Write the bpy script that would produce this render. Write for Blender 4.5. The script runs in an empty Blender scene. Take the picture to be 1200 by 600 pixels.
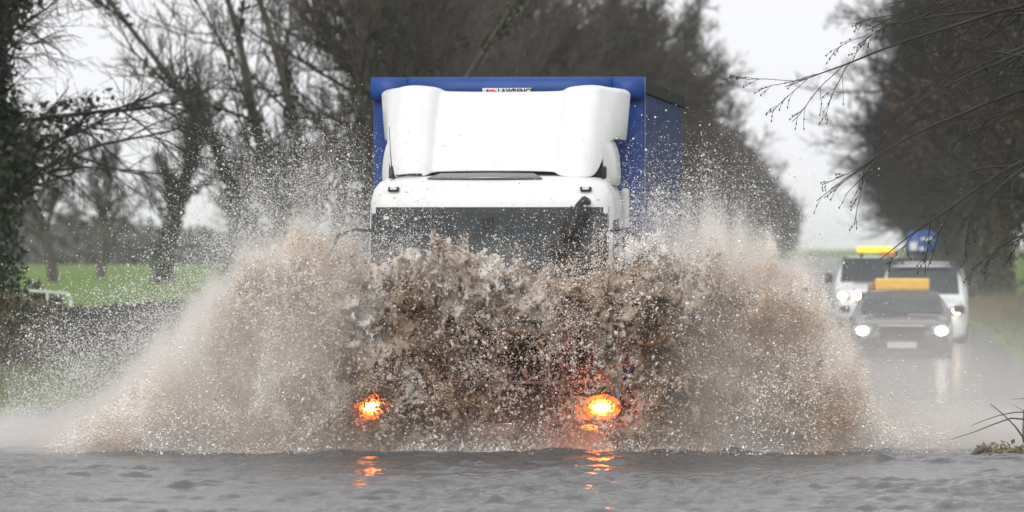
import bpy, bmesh, math, random
import numpy as np
from mathutils import Vector, Matrix

# ------------------------------------------------------------------ camera, sky, sun, exposure
scene = bpy.context.scene
COL = scene.collection
F = 7320.0            # focal length in photo pixels (photo 1200 wide)
CAM_H, HORIZON = 1.96, 290.0

cam = bpy.data.cameras.new('camera'); cam_o = bpy.data.objects.new('camera', cam); COL.objects.link(cam_o)
cam.sensor_width = 36.0; cam.lens = F / 1200.0 * 36.0
cam_o.location = (0, 0, CAM_H); cam_o.rotation_euler = (math.radians(90) - (300 - HORIZON) / F, 0, 0)
cam.clip_start = 1.0; cam.clip_end = 8000.0
cam.dof.use_dof = True; cam.dof.focus_distance = 59.6; cam.dof.aperture_fstop = 3.6
scene.camera = cam_o

SUN_EL, SUN_AZ = math.radians(40), math.radians(203)     # behind the photographer, veiled by cloud
world = bpy.data.worlds.new('World'); scene.world = world; world.use_nodes = True
nt = world.node_tree; nt.nodes.clear()
sky = nt.nodes.new('ShaderNodeTexSky'); sky.sky_type = 'NISHITA'; sky.sun_disc = False
sky.sun_elevation = SUN_EL; sky.sun_rotation = SUN_AZ; sky.dust_density = 6.0; sky.air_density = 1.0
hs = nt.nodes.new('ShaderNodeHueSaturation'); hs.inputs['Saturation'].default_value = 0.15
mx = nt.nodes.new('ShaderNodeMix'); mx.data_type = 'RGBA'
mx.inputs['Factor'].default_value = 0.82
mx.inputs['B'].default_value = (10.2, 10.3, 10.6, 1)     # even overcast layer
bgn = nt.nodes.new('ShaderNodeBackground'); bgn.inputs['Strength'].default_value = 0.10
wo = nt.nodes.new('ShaderNodeOutputWorld')
nt.links.new(sky.outputs[0], hs.inputs['Color']); nt.links.new(hs.outputs[0], mx.inputs['A'])
nt.links.new(mx.outputs['Result'], bgn.inputs['Color']); nt.links.new(bgn.outputs[0], wo.inputs[0])

sun = bpy.data.lights.new('sun', 'SUN'); sun.energy = 1.5; sun.angle = math.radians(50); sun.color = (1.0, 0.98, 0.95)
sun_o = bpy.data.objects.new('sun', sun); COL.objects.link(sun_o)
sd = Vector((math.sin(SUN_AZ) * math.cos(SUN_EL), math.cos(SUN_AZ) * math.cos(SUN_EL), math.sin(SUN_EL)))
sun_o.rotation_euler = sd.to_track_quat('Z', 'Y').to_euler()

vs = scene.view_settings; vs.view_transform = 'Standard'; vs.look = 'None'; vs.exposure = 0.18; vs.gamma = 1.0; vs.use_curve_mapping = False
scene.render.engine = 'CYCLES'
cy = scene.cycles
cy.max_bounces = 6; cy.diffuse_bounces = 4; cy.glossy_bounces = 3; cy.transmission_bounces = 3
cy.transparent_max_bounces = 8; cy.volume_bounces = 4; cy.caustics_reflective = False; cy.caustics_refractive = False
cy.volume_step_rate = 2.0; cy.adaptive_threshold = 0.02; cy.sample_clamp_indirect = 4.0; cy.use_denoising = True

# ------------------------------------------------------------------ helpers
def at(px, py, d):
    """a place seen at photo pixel (px, py) when it stands d metres away"""
    return Vector(((px - 600) / F * d, d, CAM_H - (py - HORIZON) / F * d))

def tag(o, label=None, cat=None, group=None, kind=None):
    if label: o['label'] = label
    if cat: o['category'] = cat
    if group: o['group'] = group
    if kind: o['kind'] = kind
    return o

def empty(name, loc=(0, 0, 0), rz=0.0):
    o = bpy.data.objects.new(name, None); COL.objects.link(o); o.location = loc; o.rotation_euler = (0, 0, rz)
    o.empty_display_size = 0.2
    return o

def link(name, me, parent=None, loc=None):
    o = bpy.data.objects.new(name, me); COL.objects.link(o); o.parent = parent
    if loc is not None: o.location = loc
    return o

def np_mesh(name, V, Fc, mat=None, smooth=True):
    V = np.asarray(V, np.float32).reshape(-1, 3); Fc = np.asarray(Fc, np.int32)
    k = Fc.shape[1]; me = bpy.data.meshes.new(name)
    me.vertices.add(len(V)); me.vertices.foreach_set('co', V.ravel())
    me.loops.add(Fc.size); me.loops.foreach_set('vertex_index', Fc.ravel())
    me.polygons.add(len(Fc))
    me.polygons.foreach_set('loop_start', np.arange(0, Fc.size, k, dtype=np.int32))
    me.polygons.foreach_set('loop_total', np.full(len(Fc), k, np.int32))
    me.polygons.foreach_set('use_smooth', np.full(len(Fc), smooth, bool))
    me.update(calc_edges=True)
    if mat: me.materials.append(mat)
    return me

def set_col(me, C):
    a = me.color_attributes.new('tint', 'FLOAT_COLOR', 'POINT')
    C4 = np.ones((len(me.vertices), 4), np.float32); C4[:, :3] = C
    a.data.foreach_set('color', C4.ravel())

def mat(name, col, rough=0.6, metal=0.0, col2=None, nscale=8.0, bump=0.0, bscale=40.0, coat=0.0, emit=None, estr=0.0,
        attr=None, trans=0.0, spec=0.5):
    m = bpy.data.materials.new(name); m.use_nodes = True
    n = m.node_tree.nodes; L = m.node_tree.links; b = n['Principled BSDF']
    b.inputs['Base Color'].default_value = (*col, 1); b.inputs['Roughness'].default_value = rough
    b.inputs['Metallic'].default_value = metal; b.inputs['Specular IOR Level'].default_value = spec
    if coat: b.inputs['Coat Weight'].default_value = coat; b.inputs['Coat Roughness'].default_value = 0.06
    tc = n.new('ShaderNodeTexCoord')
    if col2 is not None:
        tx = n.new('ShaderNodeTexNoise'); tx.inputs['Scale'].default_value = nscale; tx.inputs['Detail'].default_value = 6
        tx.inputs['Roughness'].default_value = 0.65
        L.new(tc.outputs['Object'], tx.inputs['Vector'])
        r = n.new('ShaderNodeValToRGB'); r.color_ramp.elements[0].position = 0.36; r.color_ramp.elements[1].position = 0.64
        r.color_ramp.elements[0].color = (*col, 1); r.color_ramp.elements[1].color = (*col2, 1)
        L.new(tx.outputs['Fac'], r.inputs[0]); L.new(r.outputs[0], b.inputs['Base Color'])
    if attr:
        a = n.new('ShaderNodeAttribute'); a.attribute_name = attr; L.new(a.outputs['Color'], b.inputs['Base Color'])
    if bump:
        t2 = n.new('ShaderNodeTexNoise'); t2.inputs['Scale'].default_value = bscale; t2.inputs['Detail'].default_value = 5
        L.new(tc.outputs['Object'], t2.inputs['Vector'])
        bp = n.new('ShaderNodeBump'); bp.inputs['Strength'].default_value = bump; bp.inputs['Distance'].default_value = 0.02
        L.new(t2.outputs['Fac'], bp.inputs['Height']); L.new(bp.outputs[0], b.inputs['Normal'])
    if emit is not None:
        b.inputs['Emission Color'].default_value = (*emit, 1); b.inputs['Emission Strength'].default_value = estr
    return m

M = dict(
    white=mat('white_paint', (.685, .685, .69), .36, coat=.25, col2=(.64, .64, .635), nscale=3),
    blue=mat('blue_panel', (.007, .045, .215), .45, col2=(.011, .062, .26), nscale=2.5, spec=.35),
    curtain=mat('blue_curtain', (.007, .022, .105), .75, spec=.2, col2=(.010, .032, .14), nscale=3, bump=.15, bscale=6),
    black=mat('black_plastic', (.012, .012, .013), .5, col2=(.03, .028, .026), nscale=12),
    railblack=mat('matt_black', (.012, .012, .014), .8, spec=.15),
    rubber=mat('tyre_rubber', (.012, .012, .012), .8, bump=.3),
    steel=mat('wheel_steel', (.25, .25, .26), .4, .7),
    glass=mat('dark_glass', (.022, .030, .035), .06, col2=(.034, .042, .047), nscale=5, spec=.4),
    chassis=mat('chassis_grey', (.03, .03, .032), .6),
    dirty=mat('muddy_bumper', (.016, .015, .014), .55, col2=(.035, .029, .025), nscale=9),
    plate=mat('plate_white', (.7, .7, .66), .4),
    amber=mat('amber_lamp', (.9, .35, .05), .3, emit=(1.0, .15, .02), estr=1.5),
    amber_core=mat('amber_bulb', (1, .8, .5), .3, emit=(1.0, .68, .36), estr=3.2),
    amber_mid=mat('amber_glow', (.9, .4, .1), .3, emit=(1.0, .34, .07), estr=2.2),
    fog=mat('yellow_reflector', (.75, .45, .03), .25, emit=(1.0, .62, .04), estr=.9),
    head=mat('headlamp_lit', (1, 1, .9), .2, emit=(1.0, .96, .78), estr=24.0),
    warm=mat('marker_lamp_lit', (1, .8, .5), .2, emit=(1.0, .72, .40), estr=14.0),
    lens=mat('lamp_housing', (.35, .36, .37), .12, spec=.8),
    beacon=mat('yellow_beacon', (.75, .62, .03), .3, emit=(1.0, .85, .05), estr=.55),
    roofsign=mat('amber_roof_sign', (.75, .42, .05), .4, col2=(.62, .33, .05), nscale=12, emit=(1.0, .55, .1), estr=.18),
    orange=mat('orange_lamp', (.5, .16, .04), .4),
    darkcar=mat('dark_car_paint', (.02, .022, .025), .25, coat=.8),
    vanwhite=mat('van_white', (.72, .73, .74), .35, coat=.3),
    chrome=mat('chrome_trim', (.6, .6, .6), .2, .9),
    railwhite=mat('white_rail_paint', (.75, .75, .74), .5, col2=(.62, .61, .58), nscale=20),
    signblue=mat('sign_blue', (.012, .07, .24), .4),
    signwhite=mat('sign_white', (.7, .7, .7), .4),
    red=mat('logo_red', (.55, .05, .04), .5),
    ink=mat('ink_black', (.012, .012, .014), .6),
    pole=mat('galvanised_pole', (.3, .3, .3), .5, .4),
    bark=mat('bark', (.050, .043, .034), .85, col2=(.085, .078, .062), nscale=6, bump=.6, bscale=30),
    twig=mat('twig_bark', (.052, .042, .033), .8, col2=(.078, .064, .050), nscale=1.2),
    twig_dark=mat('twig_bark_dark', (.016, .013, .012), .75, col2=(.034, .027, .023), nscale=1.5),
    twig_purple=mat('twig_bark_purple', (.075, .055, .056), .8, col2=(.09, .075, .07), nscale=.6),
    ivy=mat('ivy_leaf', (.022, .036, .014), .5, col2=(.045, .062, .024), nscale=1.5),
    russet=mat('russet_leaf', (.065, .032, .018), .7, col2=(.10, .05, .028), nscale=2),
    hedge=mat('hedge_leaf', (.065, .068, .026), .7, col2=(.115, .085, .042), nscale=1.4),
    hedge_dark=mat('hedge_dark_leaf', (.022, .024, .016), .7, col2=(.045, .036, .024), nscale=1.4),
    blade=mat('grass_blade', (.085, .125, .030), .7, col2=(.12, .13, .045), nscale=1.5),
    straw=mat('dead_grass', (.21, .15, .085), .8, col2=(.13, .11, .05), nscale=2),
    clod=mat('wet_debris', (.02, .017, .014), .5),
    far=mat('far_wood', (.060, .068, .060), .9, col2=(.085, .085, .075), nscale=.05),
)

for _k in ('amber', 'amber_mid', 'amber_core'):
    _n = M[_k].node_tree; _b = _n.nodes['Principled BSDF']; _o = [x for x in _n.nodes if x.type == 'TEX_COORD'][0]
    _t = _n.nodes.new('ShaderNodeTexNoise'); _t.inputs['Scale'].default_value = 38; _n.links.new(_o.outputs['Object'], _t.inputs['Vector'])
    _m = _n.nodes.new('ShaderNodeMapRange'); _m.inputs['From Min'].default_value = .35; _m.inputs['From Max'].default_value = .65
    _s = _b.inputs['Emission Strength'].default_value; _m.inputs['To Min'].default_value = _s * .35; _m.inputs['To Max'].default_value = _s * 1.5
    _n.links.new(_t.outputs['Fac'], _m.inputs['Value']); _n.links.new(_m.outputs[0], _b.inputs['Emission Strength'])   # emission mottled by noise across the lamp discs
# rain film: the white paint's noise runs down the panels
_n = M['white'].node_tree; _mp = _n.nodes.new('ShaderNodeMapping'); _mp.inputs['Scale'].default_value = (7, 7, .7)
_tx = [x for x in _n.nodes if x.type == 'TEX_NOISE'][0]; _tc = [x for x in _n.nodes if x.type == 'TEX_COORD'][0]
_n.links.new(_tc.outputs['Object'], _mp.inputs['Vector']); _n.links.new(_mp.outputs[0], _tx.inputs['Vector']); _tx.inputs['Scale'].default_value = 1.0

# ------------------------------------------------------------------ small noise toolbox (numpy)
def value_noise(shape, cells, rng):
    """smooth random field of the given grid shape with `cells` lattice cells per axis"""
    A = rng.random([c + 2 for c in cells]).astype(np.float32)
    for ax, (n, c) in enumerate(zip(shape, cells)):
        t = np.linspace(0, c, n, endpoint=False, dtype=np.float32); i = t.astype(int); f = t - i; f = f * f * (3 - 2 * f)
        sh = [1] * A.ndim; sh[ax] = n; f = f.reshape(sh)
        A = np.take(A, i, ax) * (1 - f) + np.take(A, i + 1, ax) * f
    return A

def fbm(shape, size, wl, rng, octaves=3, gain=.55, ridged=False):
    out = np.zeros(shape, np.float32); a, tot = 1.0, 0.0
    for k in range(octaves):
        cells = [max(1, int(round(s / (wl / 2 ** k)))) for s in size]
        v = value_noise(shape, cells, rng)
        if ridged: v = 1 - np.abs(2 * v - 1)
        out += a * v; tot += a; a *= gain
    return out / tot

def smooth(e0, e1, x):
    t = np.clip((x - e0) / (e1 - e0), 0, 1); return t * t * (3 - 2 * t)

# ------------------------------------------------------------------ tubes and lofts
def tube_arrays(P, R, n=5):
    """P (B,K,3), R (B,K): B tapered tubes of K rings"""
    B, K, _ = P.shape
    T = np.gradient(P, axis=1); T /= np.linalg.norm(T, axis=2, keepdims=True) + 1e-9
    ref = np.where(np.abs(T[:, :1, 2:3]) > .8, np.array([1., 0, 0]), np.array([0, 0, 1.]))
    U = np.cross(T, np.broadcast_to(ref, T.shape)); U /= np.linalg.norm(U, axis=2, keepdims=True) + 1e-9
    W = np.cross(T, U)
    a = np.arange(n) * 2 * np.pi / n
    V = P[:, :, None, :] + R[:, :, None, None] * (np.cos(a)[:, None] * U[:, :, None, :] + np.sin(a)[:, None] * W[:, :, None, :])
    idx = np.arange(B * K * n).reshape(B, K, n)
    q = np.stack([idx[:, :-1, :], np.roll(idx, -1, 2)[:, :-1, :], np.roll(idx, -1, 2)[:, 1:, :], idx[:, 1:, :]], -1)
    return V.reshape(-1, 3), q.reshape(-1, 4)

def merge(parts):
    Vs, Fs, o = [], [], 0
    for V, q in parts:
        Vs.append(V); Fs.append(q + o); o += len(V)
    return np.concatenate(Vs), np.concatenate(Fs)

def tube(name, pts, r, m, parent=None, n=8):
    P = np.array([pts], float); R = np.full(P.shape[:2], r) if np.isscalar(r) else np.array([r], float)
    # closing rings
    P = np.concatenate([P[:, :1], P, P[:, -1:]], 1); R = np.concatenate([R[:, :1] * .01, R, R[:, -1:] * .01], 1)
    P[:, 0] -= (P[:, 2] - P[:, 1]) * 1e-3; P[:, -1] += (P[:, -2] - P[:, -3]) * 1e-3
    V, q = tube_arrays(P, R, n)
    return link(name, np_mesh(name, V, q, m), parent)

def bm_link(name, bm, m, parent=None, smooth_=False):
    me = bpy.data.meshes.new(name); bm.normal_update(); bm.to_mesh(me); bm.free(); me.materials.append(m)
    if smooth_:
        for p in me.polygons: p.use_smooth = True
    return link(name, me, parent)

def box(name, x0, x1, y0, y1, z0, z1, m, parent=None, bev=.01, seg=2):
    bm = bmesh.new(); bmesh.ops.create_cube(bm, size=1)
    for v in bm.verts: v.co = Vector(((x0 + x1) / 2 + v.co.x * (x1 - x0), (y0 + y1) / 2 + v.co.y * (y1 - y0), (z0 + z1) / 2 + v.co.z * (z1 - z0)))
    if bev: bmesh.ops.bevel(bm, geom=bm.edges[:], offset=min(bev, .45 * min(x1 - x0, y1 - y0, z1 - z0)), segments=seg, affect='EDGES', profile=.5)
    return bm_link(name, bm, m, parent, False)

def grid_quads(r, c, wrap=False):
    i = np.arange(r * c).reshape(r, c)
    if wrap: i = np.concatenate([i, i[:, :1]], 1)
    return np.stack([i[:-1, :-1], i[:-1, 1:], i[1:, 1:], i[1:, :-1]], -1).reshape(-1, 4)

def rings(name, R, m, parent=None, caps=True, sub=0, flip=False, solid=0.0):
    """R (rows, cols, 3) closed rings, lofted"""
    R = np.asarray(R, float); r, c, _ = R.shape
    bm = bmesh.new(); vv = [[bm.verts.new(p) for p in row] for row in R]
    for i in range(r - 1):
        for j in range(c):
            bm.faces.new((vv[i][j], vv[i][(j + 1) % c], vv[i + 1][(j + 1) % c], vv[i + 1][j]))
    if caps:
        bm.faces.new(vv[0][::-1]); bm.faces.new(vv[-1])
    bmesh.ops.recalc_face_normals(bm, faces=bm.faces)
    o = bm_link(name, bm, m, parent, True)
    if sub:
        s = o.modifiers.new('sub', 'SUBSURF'); s.levels = sub; s.render_levels = sub
    return o

def sheet(name, G, m, parent=None, sub=0, solid=0.0, sm=True):
    G = np.asarray(G, float); r, c, _ = G.shape
    o = link(name, np_mesh(name, G.reshape(-1, 3), grid_quads(r, c), m, sm), parent)
    if solid:
        s = o.modifiers.new('solid', 'SOLIDIFY'); s.thickness = solid; s.offset = 0
    if sub:
        s = o.modifiers.new('sub', 'SUBSURF'); s.levels = sub; s.render_levels = sub
    return o

def disc(name, c, rx, rz, m, parent=None, depth=.04, n=20, dome=.02):
    """lamp lens facing -y"""
    a = np.arange(n) * 2 * np.pi / n; R = []
    for s, dy in ((1.0, depth), (1.0, 0.0), (.8, -dome * .6), (.45, -dome * .9), (.05, -dome)):
        R.append(np.stack([c[0] + rx * s * np.cos(a), np.full(n, c[1] + dy), c[2] + rz * s * np.sin(a)], -1))
    return rings(name, R, m, parent)

def rrect(hw, y0, y1, r, z, n=6):
    """rounded rectangle ring, starts at the front centre, goes round"""
    pts = []
    for cx, cyy, a0 in ((hw - r, y0 + r, -90), (hw - r, y1 - r, 0), (-hw + r, y1 - r, 90), (-hw + r, y0 + r, 180)):
        for k in range(n + 1):
            a = math.radians(a0 + 90 * k / n); pts.append((cx + r * math.cos(a), cyy + r * math.sin(a), z))
    return pts

def wheel(parent, x, y, z, r, w):
    t = None
    a = np.arange(28) * 2 * np.pi / 28
    def ring(rr, xx): return np.stack([np.full(28, x + xx), y + rr * np.cos(a), z + rr * np.sin(a)], -1)
    t = rings('wheel', [ring(r * .6, -w / 2), ring(r * .93, -w / 2), ring(r, -w * .38), ring(r, w * .38), ring(r * .93, w / 2), ring(r * .6, w / 2)], M['rubber'], parent)
    s = 1 if x > 0 else -1
    rings('rim', [ring(r * .6, s * w * .42), ring(r * .56, s * w * .5), ring(r * .5, s * w * .2), ring(r * .2, s * w * .3), ring(r * .16, s * w * .42)], M['steel'], t)
    return t

def text_mesh(name, body, size, m, parent, loc, rot, extrude=.002, offset=0.0, xscale=1.0):
    cu = bpy.data.curves.new(name, 'FONT'); cu.body = body; cu.size = size; cu.extrude = extrude; cu.offset = offset
    cu.align_x = 'LEFT'
    tmp = bpy.data.objects.new('tmp_text', cu); COL.objects.link(tmp)
    dg = bpy.context.evaluated_depsgraph_get(); dg.update()
    me = bpy.data.meshes.new_from_object(tmp.evaluated_get(dg)); bpy.data.objects.remove(tmp)
    me.materials.clear(); me.materials.append(m)
    o = link(name, me, parent); o.location = loc; o.rotation_euler = rot; o.scale = (xscale, 1, 1)
    return o

# ------------------------------------------------------------------ the setting: ground, road, water
def left_edge(d):  return -5.9 + .052 * (d - 60)
def right_edge(d): return 4.45 + .068 * (d - 58)
ROAD_ANG = .052

def ground_height(X, Y):
    l, r = left_edge(Y), np.where(Y < 260, right_edge(Y), 4.45 + .068 * 202 + .052 * (Y - 260))
    out = np.maximum(l - X, X - r)                               # metres outside the carriageway
    bed = np.where(Y < 120, -.30, np.where(Y < 175, -.30 + .33 * (Y - 120) / 55, .03))
    verge = np.clip(out, 0, 1.2) / 1.2
    z = bed * (1 - verge) + (.12 + .10 * np.clip((out - 1.2) / 5, 0, 1)) * verge
    z = np.where((X < l) & (out > 6), np.minimum(.30, .22 + .02 * (out - 6)), z)
    z = np.where((X > r), z + .05 * np.clip(out - 1, 0, 8), z)
    return z

ys = np.concatenate([np.arange(-20, 40, 6.), np.arange(40, 130, 1.5), np.arange(130, 300, 6.), np.geomspace(300, 6000, 24)])
xs = np.concatenate([-np.geomspace(3000, 30, 16), np.arange(-28, -12, 2.), np.arange(-12, 16, .4), np.arange(16, 40, 2.), np.geomspace(42, 3000, 16)])
Xg, Yg = np.meshgrid(xs, ys); 
rng = np.random.default_rng(3)
Zg = ground_height(Xg, Yg) + (rng.random(Xg.shape) - .5) * .04 * (np.abs(Xg) < 40)

def ground_material():
    m = bpy.data.materials.new('ground_cover'); m.use_nodes = True; n = m.node_tree.nodes; L = m.node_tree.links; b = n['Principled BSDF']
    b.inputs['Roughness'].default_value = .95; b.inputs['Specular IOR Level'].default_value = .1
    tc = n.new('ShaderNodeTexCoord')
    def noise(sc, det=5):
        t = n.new('ShaderNodeTexNoise'); t.inputs['Scale'].default_value = sc; t.inputs['Detail'].default_value = det
        L.new(tc.outputs['Object'], t.inputs['Vector']); return t
    r = n.new('ShaderNodeValToRGB'); e = r.color_ramp.elements
    e[0].position = .30; e[0].color = (.085, .155, .030, 1); e[1].position = .72; e[1].color = (.150, .225, .052, 1)
    L.new(noise(.35).outputs['Fac'], r.inputs[0])
    r2 = n.new('ShaderNodeValToRGB'); e = r2.color_ramp.elements
    e[0].position = .50; e[0].color = (0, 0, 0, 1); e[1].position = .66; e[1].color = (1, 1, 1, 1)
    L.new(noise(.11, 3).outputs['Fac'], r2.inputs[0])
    mixn = n.new('ShaderNodeMix'); mixn.data_type = 'RGBA'; mixn.inputs['B'].default_value = (.10, .095, .042, 1)
    mul = n.new('ShaderNodeMath'); mul.operation = 'MULTIPLY'; mul.inputs[1].default_value = .55
    L.new(r2.outputs[0], mul.inputs[0]); L.new(mul.outputs[0], mixn.inputs['Factor']); L.new(r.outputs[0], mixn.inputs['A'])
    L.new(mixn.outputs['Result'], b.inputs['Base Color'])
    bp = n.new('ShaderNodeBump'); bp.inputs['Distance'].default_value = .05; bp.inputs['Strength'].default_value = .5
    L.new(noise(9).outputs['Fac'], bp.inputs['Height']); L.new(bp.outputs[0], b.inputs['Normal'])
    return m

g = link('ground', np_mesh('ground', np.stack([Xg, Yg, Zg], -1), grid_quads(len(ys), len(xs)), ground_material()))
tag(g, 'green grass field and verges either side of the flooded road', 'ground', kind='structure')

asphalt = mat('wet_asphalt', (.04, .04, .042), .35, col2=(.06, .06, .06), nscale=3, bump=.2, bscale=60)
rd = np.concatenate([np.arange(-20, 300, 4.), np.geomspace(300, 3000, 20)])
rows = []
for d in rd:
    l = left_edge(d) + .35; r_ = (right_edge(d) if d < 260 else 4.45 + .068 * 202 + .052 * (d - 260)) - .35
    z = float(ground_height(np.array([(l + r_) / 2]), np.array([d]))[0]) + .035
    rows.append([(l, d, z), (l * .5 + r_ * .5, d, z + .03), (r_, d, z)])
tag(sheet('road', rows, asphalt), 'straight tarmac road running away between the tree rows', 'road', kind='structure')

# flood water: one sheet with real ripples and the bow wave pushed up by the lorry
wy = np.concatenate([np.arange(-15, 44, 2.), np.arange(44, 60, .05), np.geomspace(60, 176, 150)])
wx = np.concatenate([np.arange(-16, -5.4, .4), np.arange(-5.2, 6.0, .045), np.arange(6.2, 18, .4)])
Xw, Yw = np.meshgrid(wx, wy); Zw = np.zeros_like(Xw)
rng = np.random.default_rng(11)
for k in range(64):
    lam = .13 + .42 * rng.random() ** 1.8; ang = rng.normal(math.pi / 2 - .15, .75); ph = rng.uniform(0, 6.28)
    amp = (.0115 * lam ** .9) * rng.uniform(.5, 1.2)
    kx, ky = math.cos(ang) * 2 * math.pi / lam, math.sin(ang) * 2 * math.pi / lam
    s = np.sin(kx * Xw + ky * Yw + ph + .6 * np.sin(.9 * Xw + .7 * Yw + ph))
    Zw += amp * (s + .35 * np.abs(s))
patch = value_noise(Xw.shape, (40, 14), rng) * 1.5 + .15
fade = np.clip((82 - Yw) / 20, 0, 1) * np.clip((7 - np.abs(Xw)) / 1.5, 0, 1) * np.clip((Yw - 43) / 2, 0, 1)
Zw *= patch * fade * .54
# bow wave ridge
ridge_y = 58.32 + .10 * np.sin(Xw * 1.7) + .05 * np.sin(Xw * 4.1 + 1) + .10 * np.maximum(0, np.abs(Xw + .1) - 1.6) + .22 * np.maximum(0, Xw - 1.2)
amp = .055 * np.exp(-((Xw - .2) / 2.4) ** 4) + .022 * np.exp(-((Xw + 2.2) / 2.8) ** 4) + .03 * np.exp(-((Xw - 2.4) / 2.2) ** 4) + .05 * np.exp(-((Xw - 2.05) / .12) ** 2)
amp = .5 * amp * (.45 + 1.1 * value_noise(Xw.shape, (1, 60), rng)) 
ridge_y = ridge_y + .25 * (value_noise(Xw.shape, (60, 45), rng) - .5)
Zw += amp * np.exp(-((Yw - ridge_y) / .10) ** 2)
Zw += .03 * smooth(58.1, 59.2, Yw) * np.exp(-((Xw) / 3.0) ** 4) * .5 * value_noise(Xw.shape, (160, 60), rng) * np.exp(-((Yw - 60) / 3) ** 2)

def water_material():
    m = bpy.data.materials.new('flood_water'); m.use_nodes = True; n = m.node_tree.nodes; L = m.node_tree.links; b = n['Principled BSDF']
    b.inputs['Roughness'].default_value = .10; b.inputs['IOR'].default_value = 1.34
    tc = n.new('ShaderNodeTexCoord')
    mp = n.new('ShaderNodeMapping'); mp.inputs['Scale'].default_value = (1, .8, 1); L.new(tc.outputs['Object'], mp.inputs['Vector'])
    t = n.new('ShaderNodeTexNoise'); t.inputs['Scale'].default_value = 22; t.inputs['Detail'].default_value = 4; t.inputs['Roughness'].default_value = .6
    L.new(mp.outputs[0], t.inputs['Vector'])
    bp = n.new('ShaderNodeBump'); bp.inputs['Distance'].default_value = .02; bp.inputs["Strength"].default_value = .8
    L.new(t.outputs['Fac'], bp.inputs['Height']); L.new(bp.outputs[0], b.inputs['Normal'])
    t2 = n.new('ShaderNodeTexNoise'); t2.inputs['Scale'].default_value = .5; t2.inputs['Detail'].default_value = 4
    L.new(mp.outputs[0], t2.inputs['Vector'])
    r = n.new('ShaderNodeValToRGB'); r.color_ramp.elements[0].color = (.066, .066, .067, 1); r.color_ramp.elements[1].color = (.105, .104, .104, 1)
    L.new(t2.outputs['Fac'], r.inputs[0]); L.new(r.outputs[0], b.inputs['Base Color'])
    return m
w = link('flood_water', np_mesh('flood_water', np.stack([Xw, Yw, Zw], -1), grid_quads(len(wy), len(wx)), water_material()))
tag(w, 'rippled grey flood water covering the road', 'water', kind='structure')

# ------------------------------------------------------------------ trees
def unit(v): return v / (np.linalg.norm(v, axis=-1, keepdims=True) + 1e-9)

def polylines(rng, S, D, Ln, R0, R1, K, wig, trop):
    B = len(S); P = np.zeros((B, K + 1, 3)); P[:, 0] = S; d = unit(D)
    for k in range(K):
        d = unit(d + rng.normal(0, wig, (B, 3)) + np.asarray(trop) / K)
        P[:, k + 1] = P[:, k] + d * (Ln / K)[:, None]
    t = np.linspace(0, 1, K + 1)[None]
    return P, R0[:, None] * (1 - t) + R1[:, None] * t

def spawn(rng, P, R, Ln, n, t0, t1, ang, asd, ratio, bias=(0, 0, 0)):
    B, K1, _ = P.shape; K = K1 - 1
    t = rng.uniform(t0, t1, (B, n)); f = t * K; i = np.minimum(f.astype(int), K - 1); f = (f - i)[..., None]
    b = np.arange(B)[:, None]
    pos = P[b, i] * (1 - f) + P[b, i + 1] * f; tan = unit(P[b, i + 1] - P[b, i])
    q = unit(np.cross(tan, rng.normal(size=(B, n, 3)))); a = np.clip(rng.normal(ang, asd, (B, n)), .1, 2.2)[..., None]
    D = unit(np.cos(a) * tan + np.sin(a) * q + np.asarray(bias))
    L2 = Ln[:, None] * ratio * (1.15 - .65 * t) * rng.uniform(.6, 1.25, (B, n))
    r = (R[b, i] * (1 - f[..., 0]) + R[b, i + 1] * f[..., 0])
    return pos.reshape(-1, 3), D.reshape(-1, 3), L2.ravel(), r.ravel()

def leaf_quads(rng, C, size, flat=0.0):
    n = len(C); a = unit(rng.normal(size=(n, 3))); b = unit(np.cross(a, rng.normal(size=(n, 3))))
    s = size * rng.uniform(.6, 1.4, (n, 1)); c = np.cross(a, b)
    V = np.stack([C - a * s, C + b * s * .6 + c * s * .15, C + a * s, C - b * s * .6 + c * s * .15], 1)
    return V.reshape(-1, 3), np.arange(n * 4).reshape(n, 4)

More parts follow.
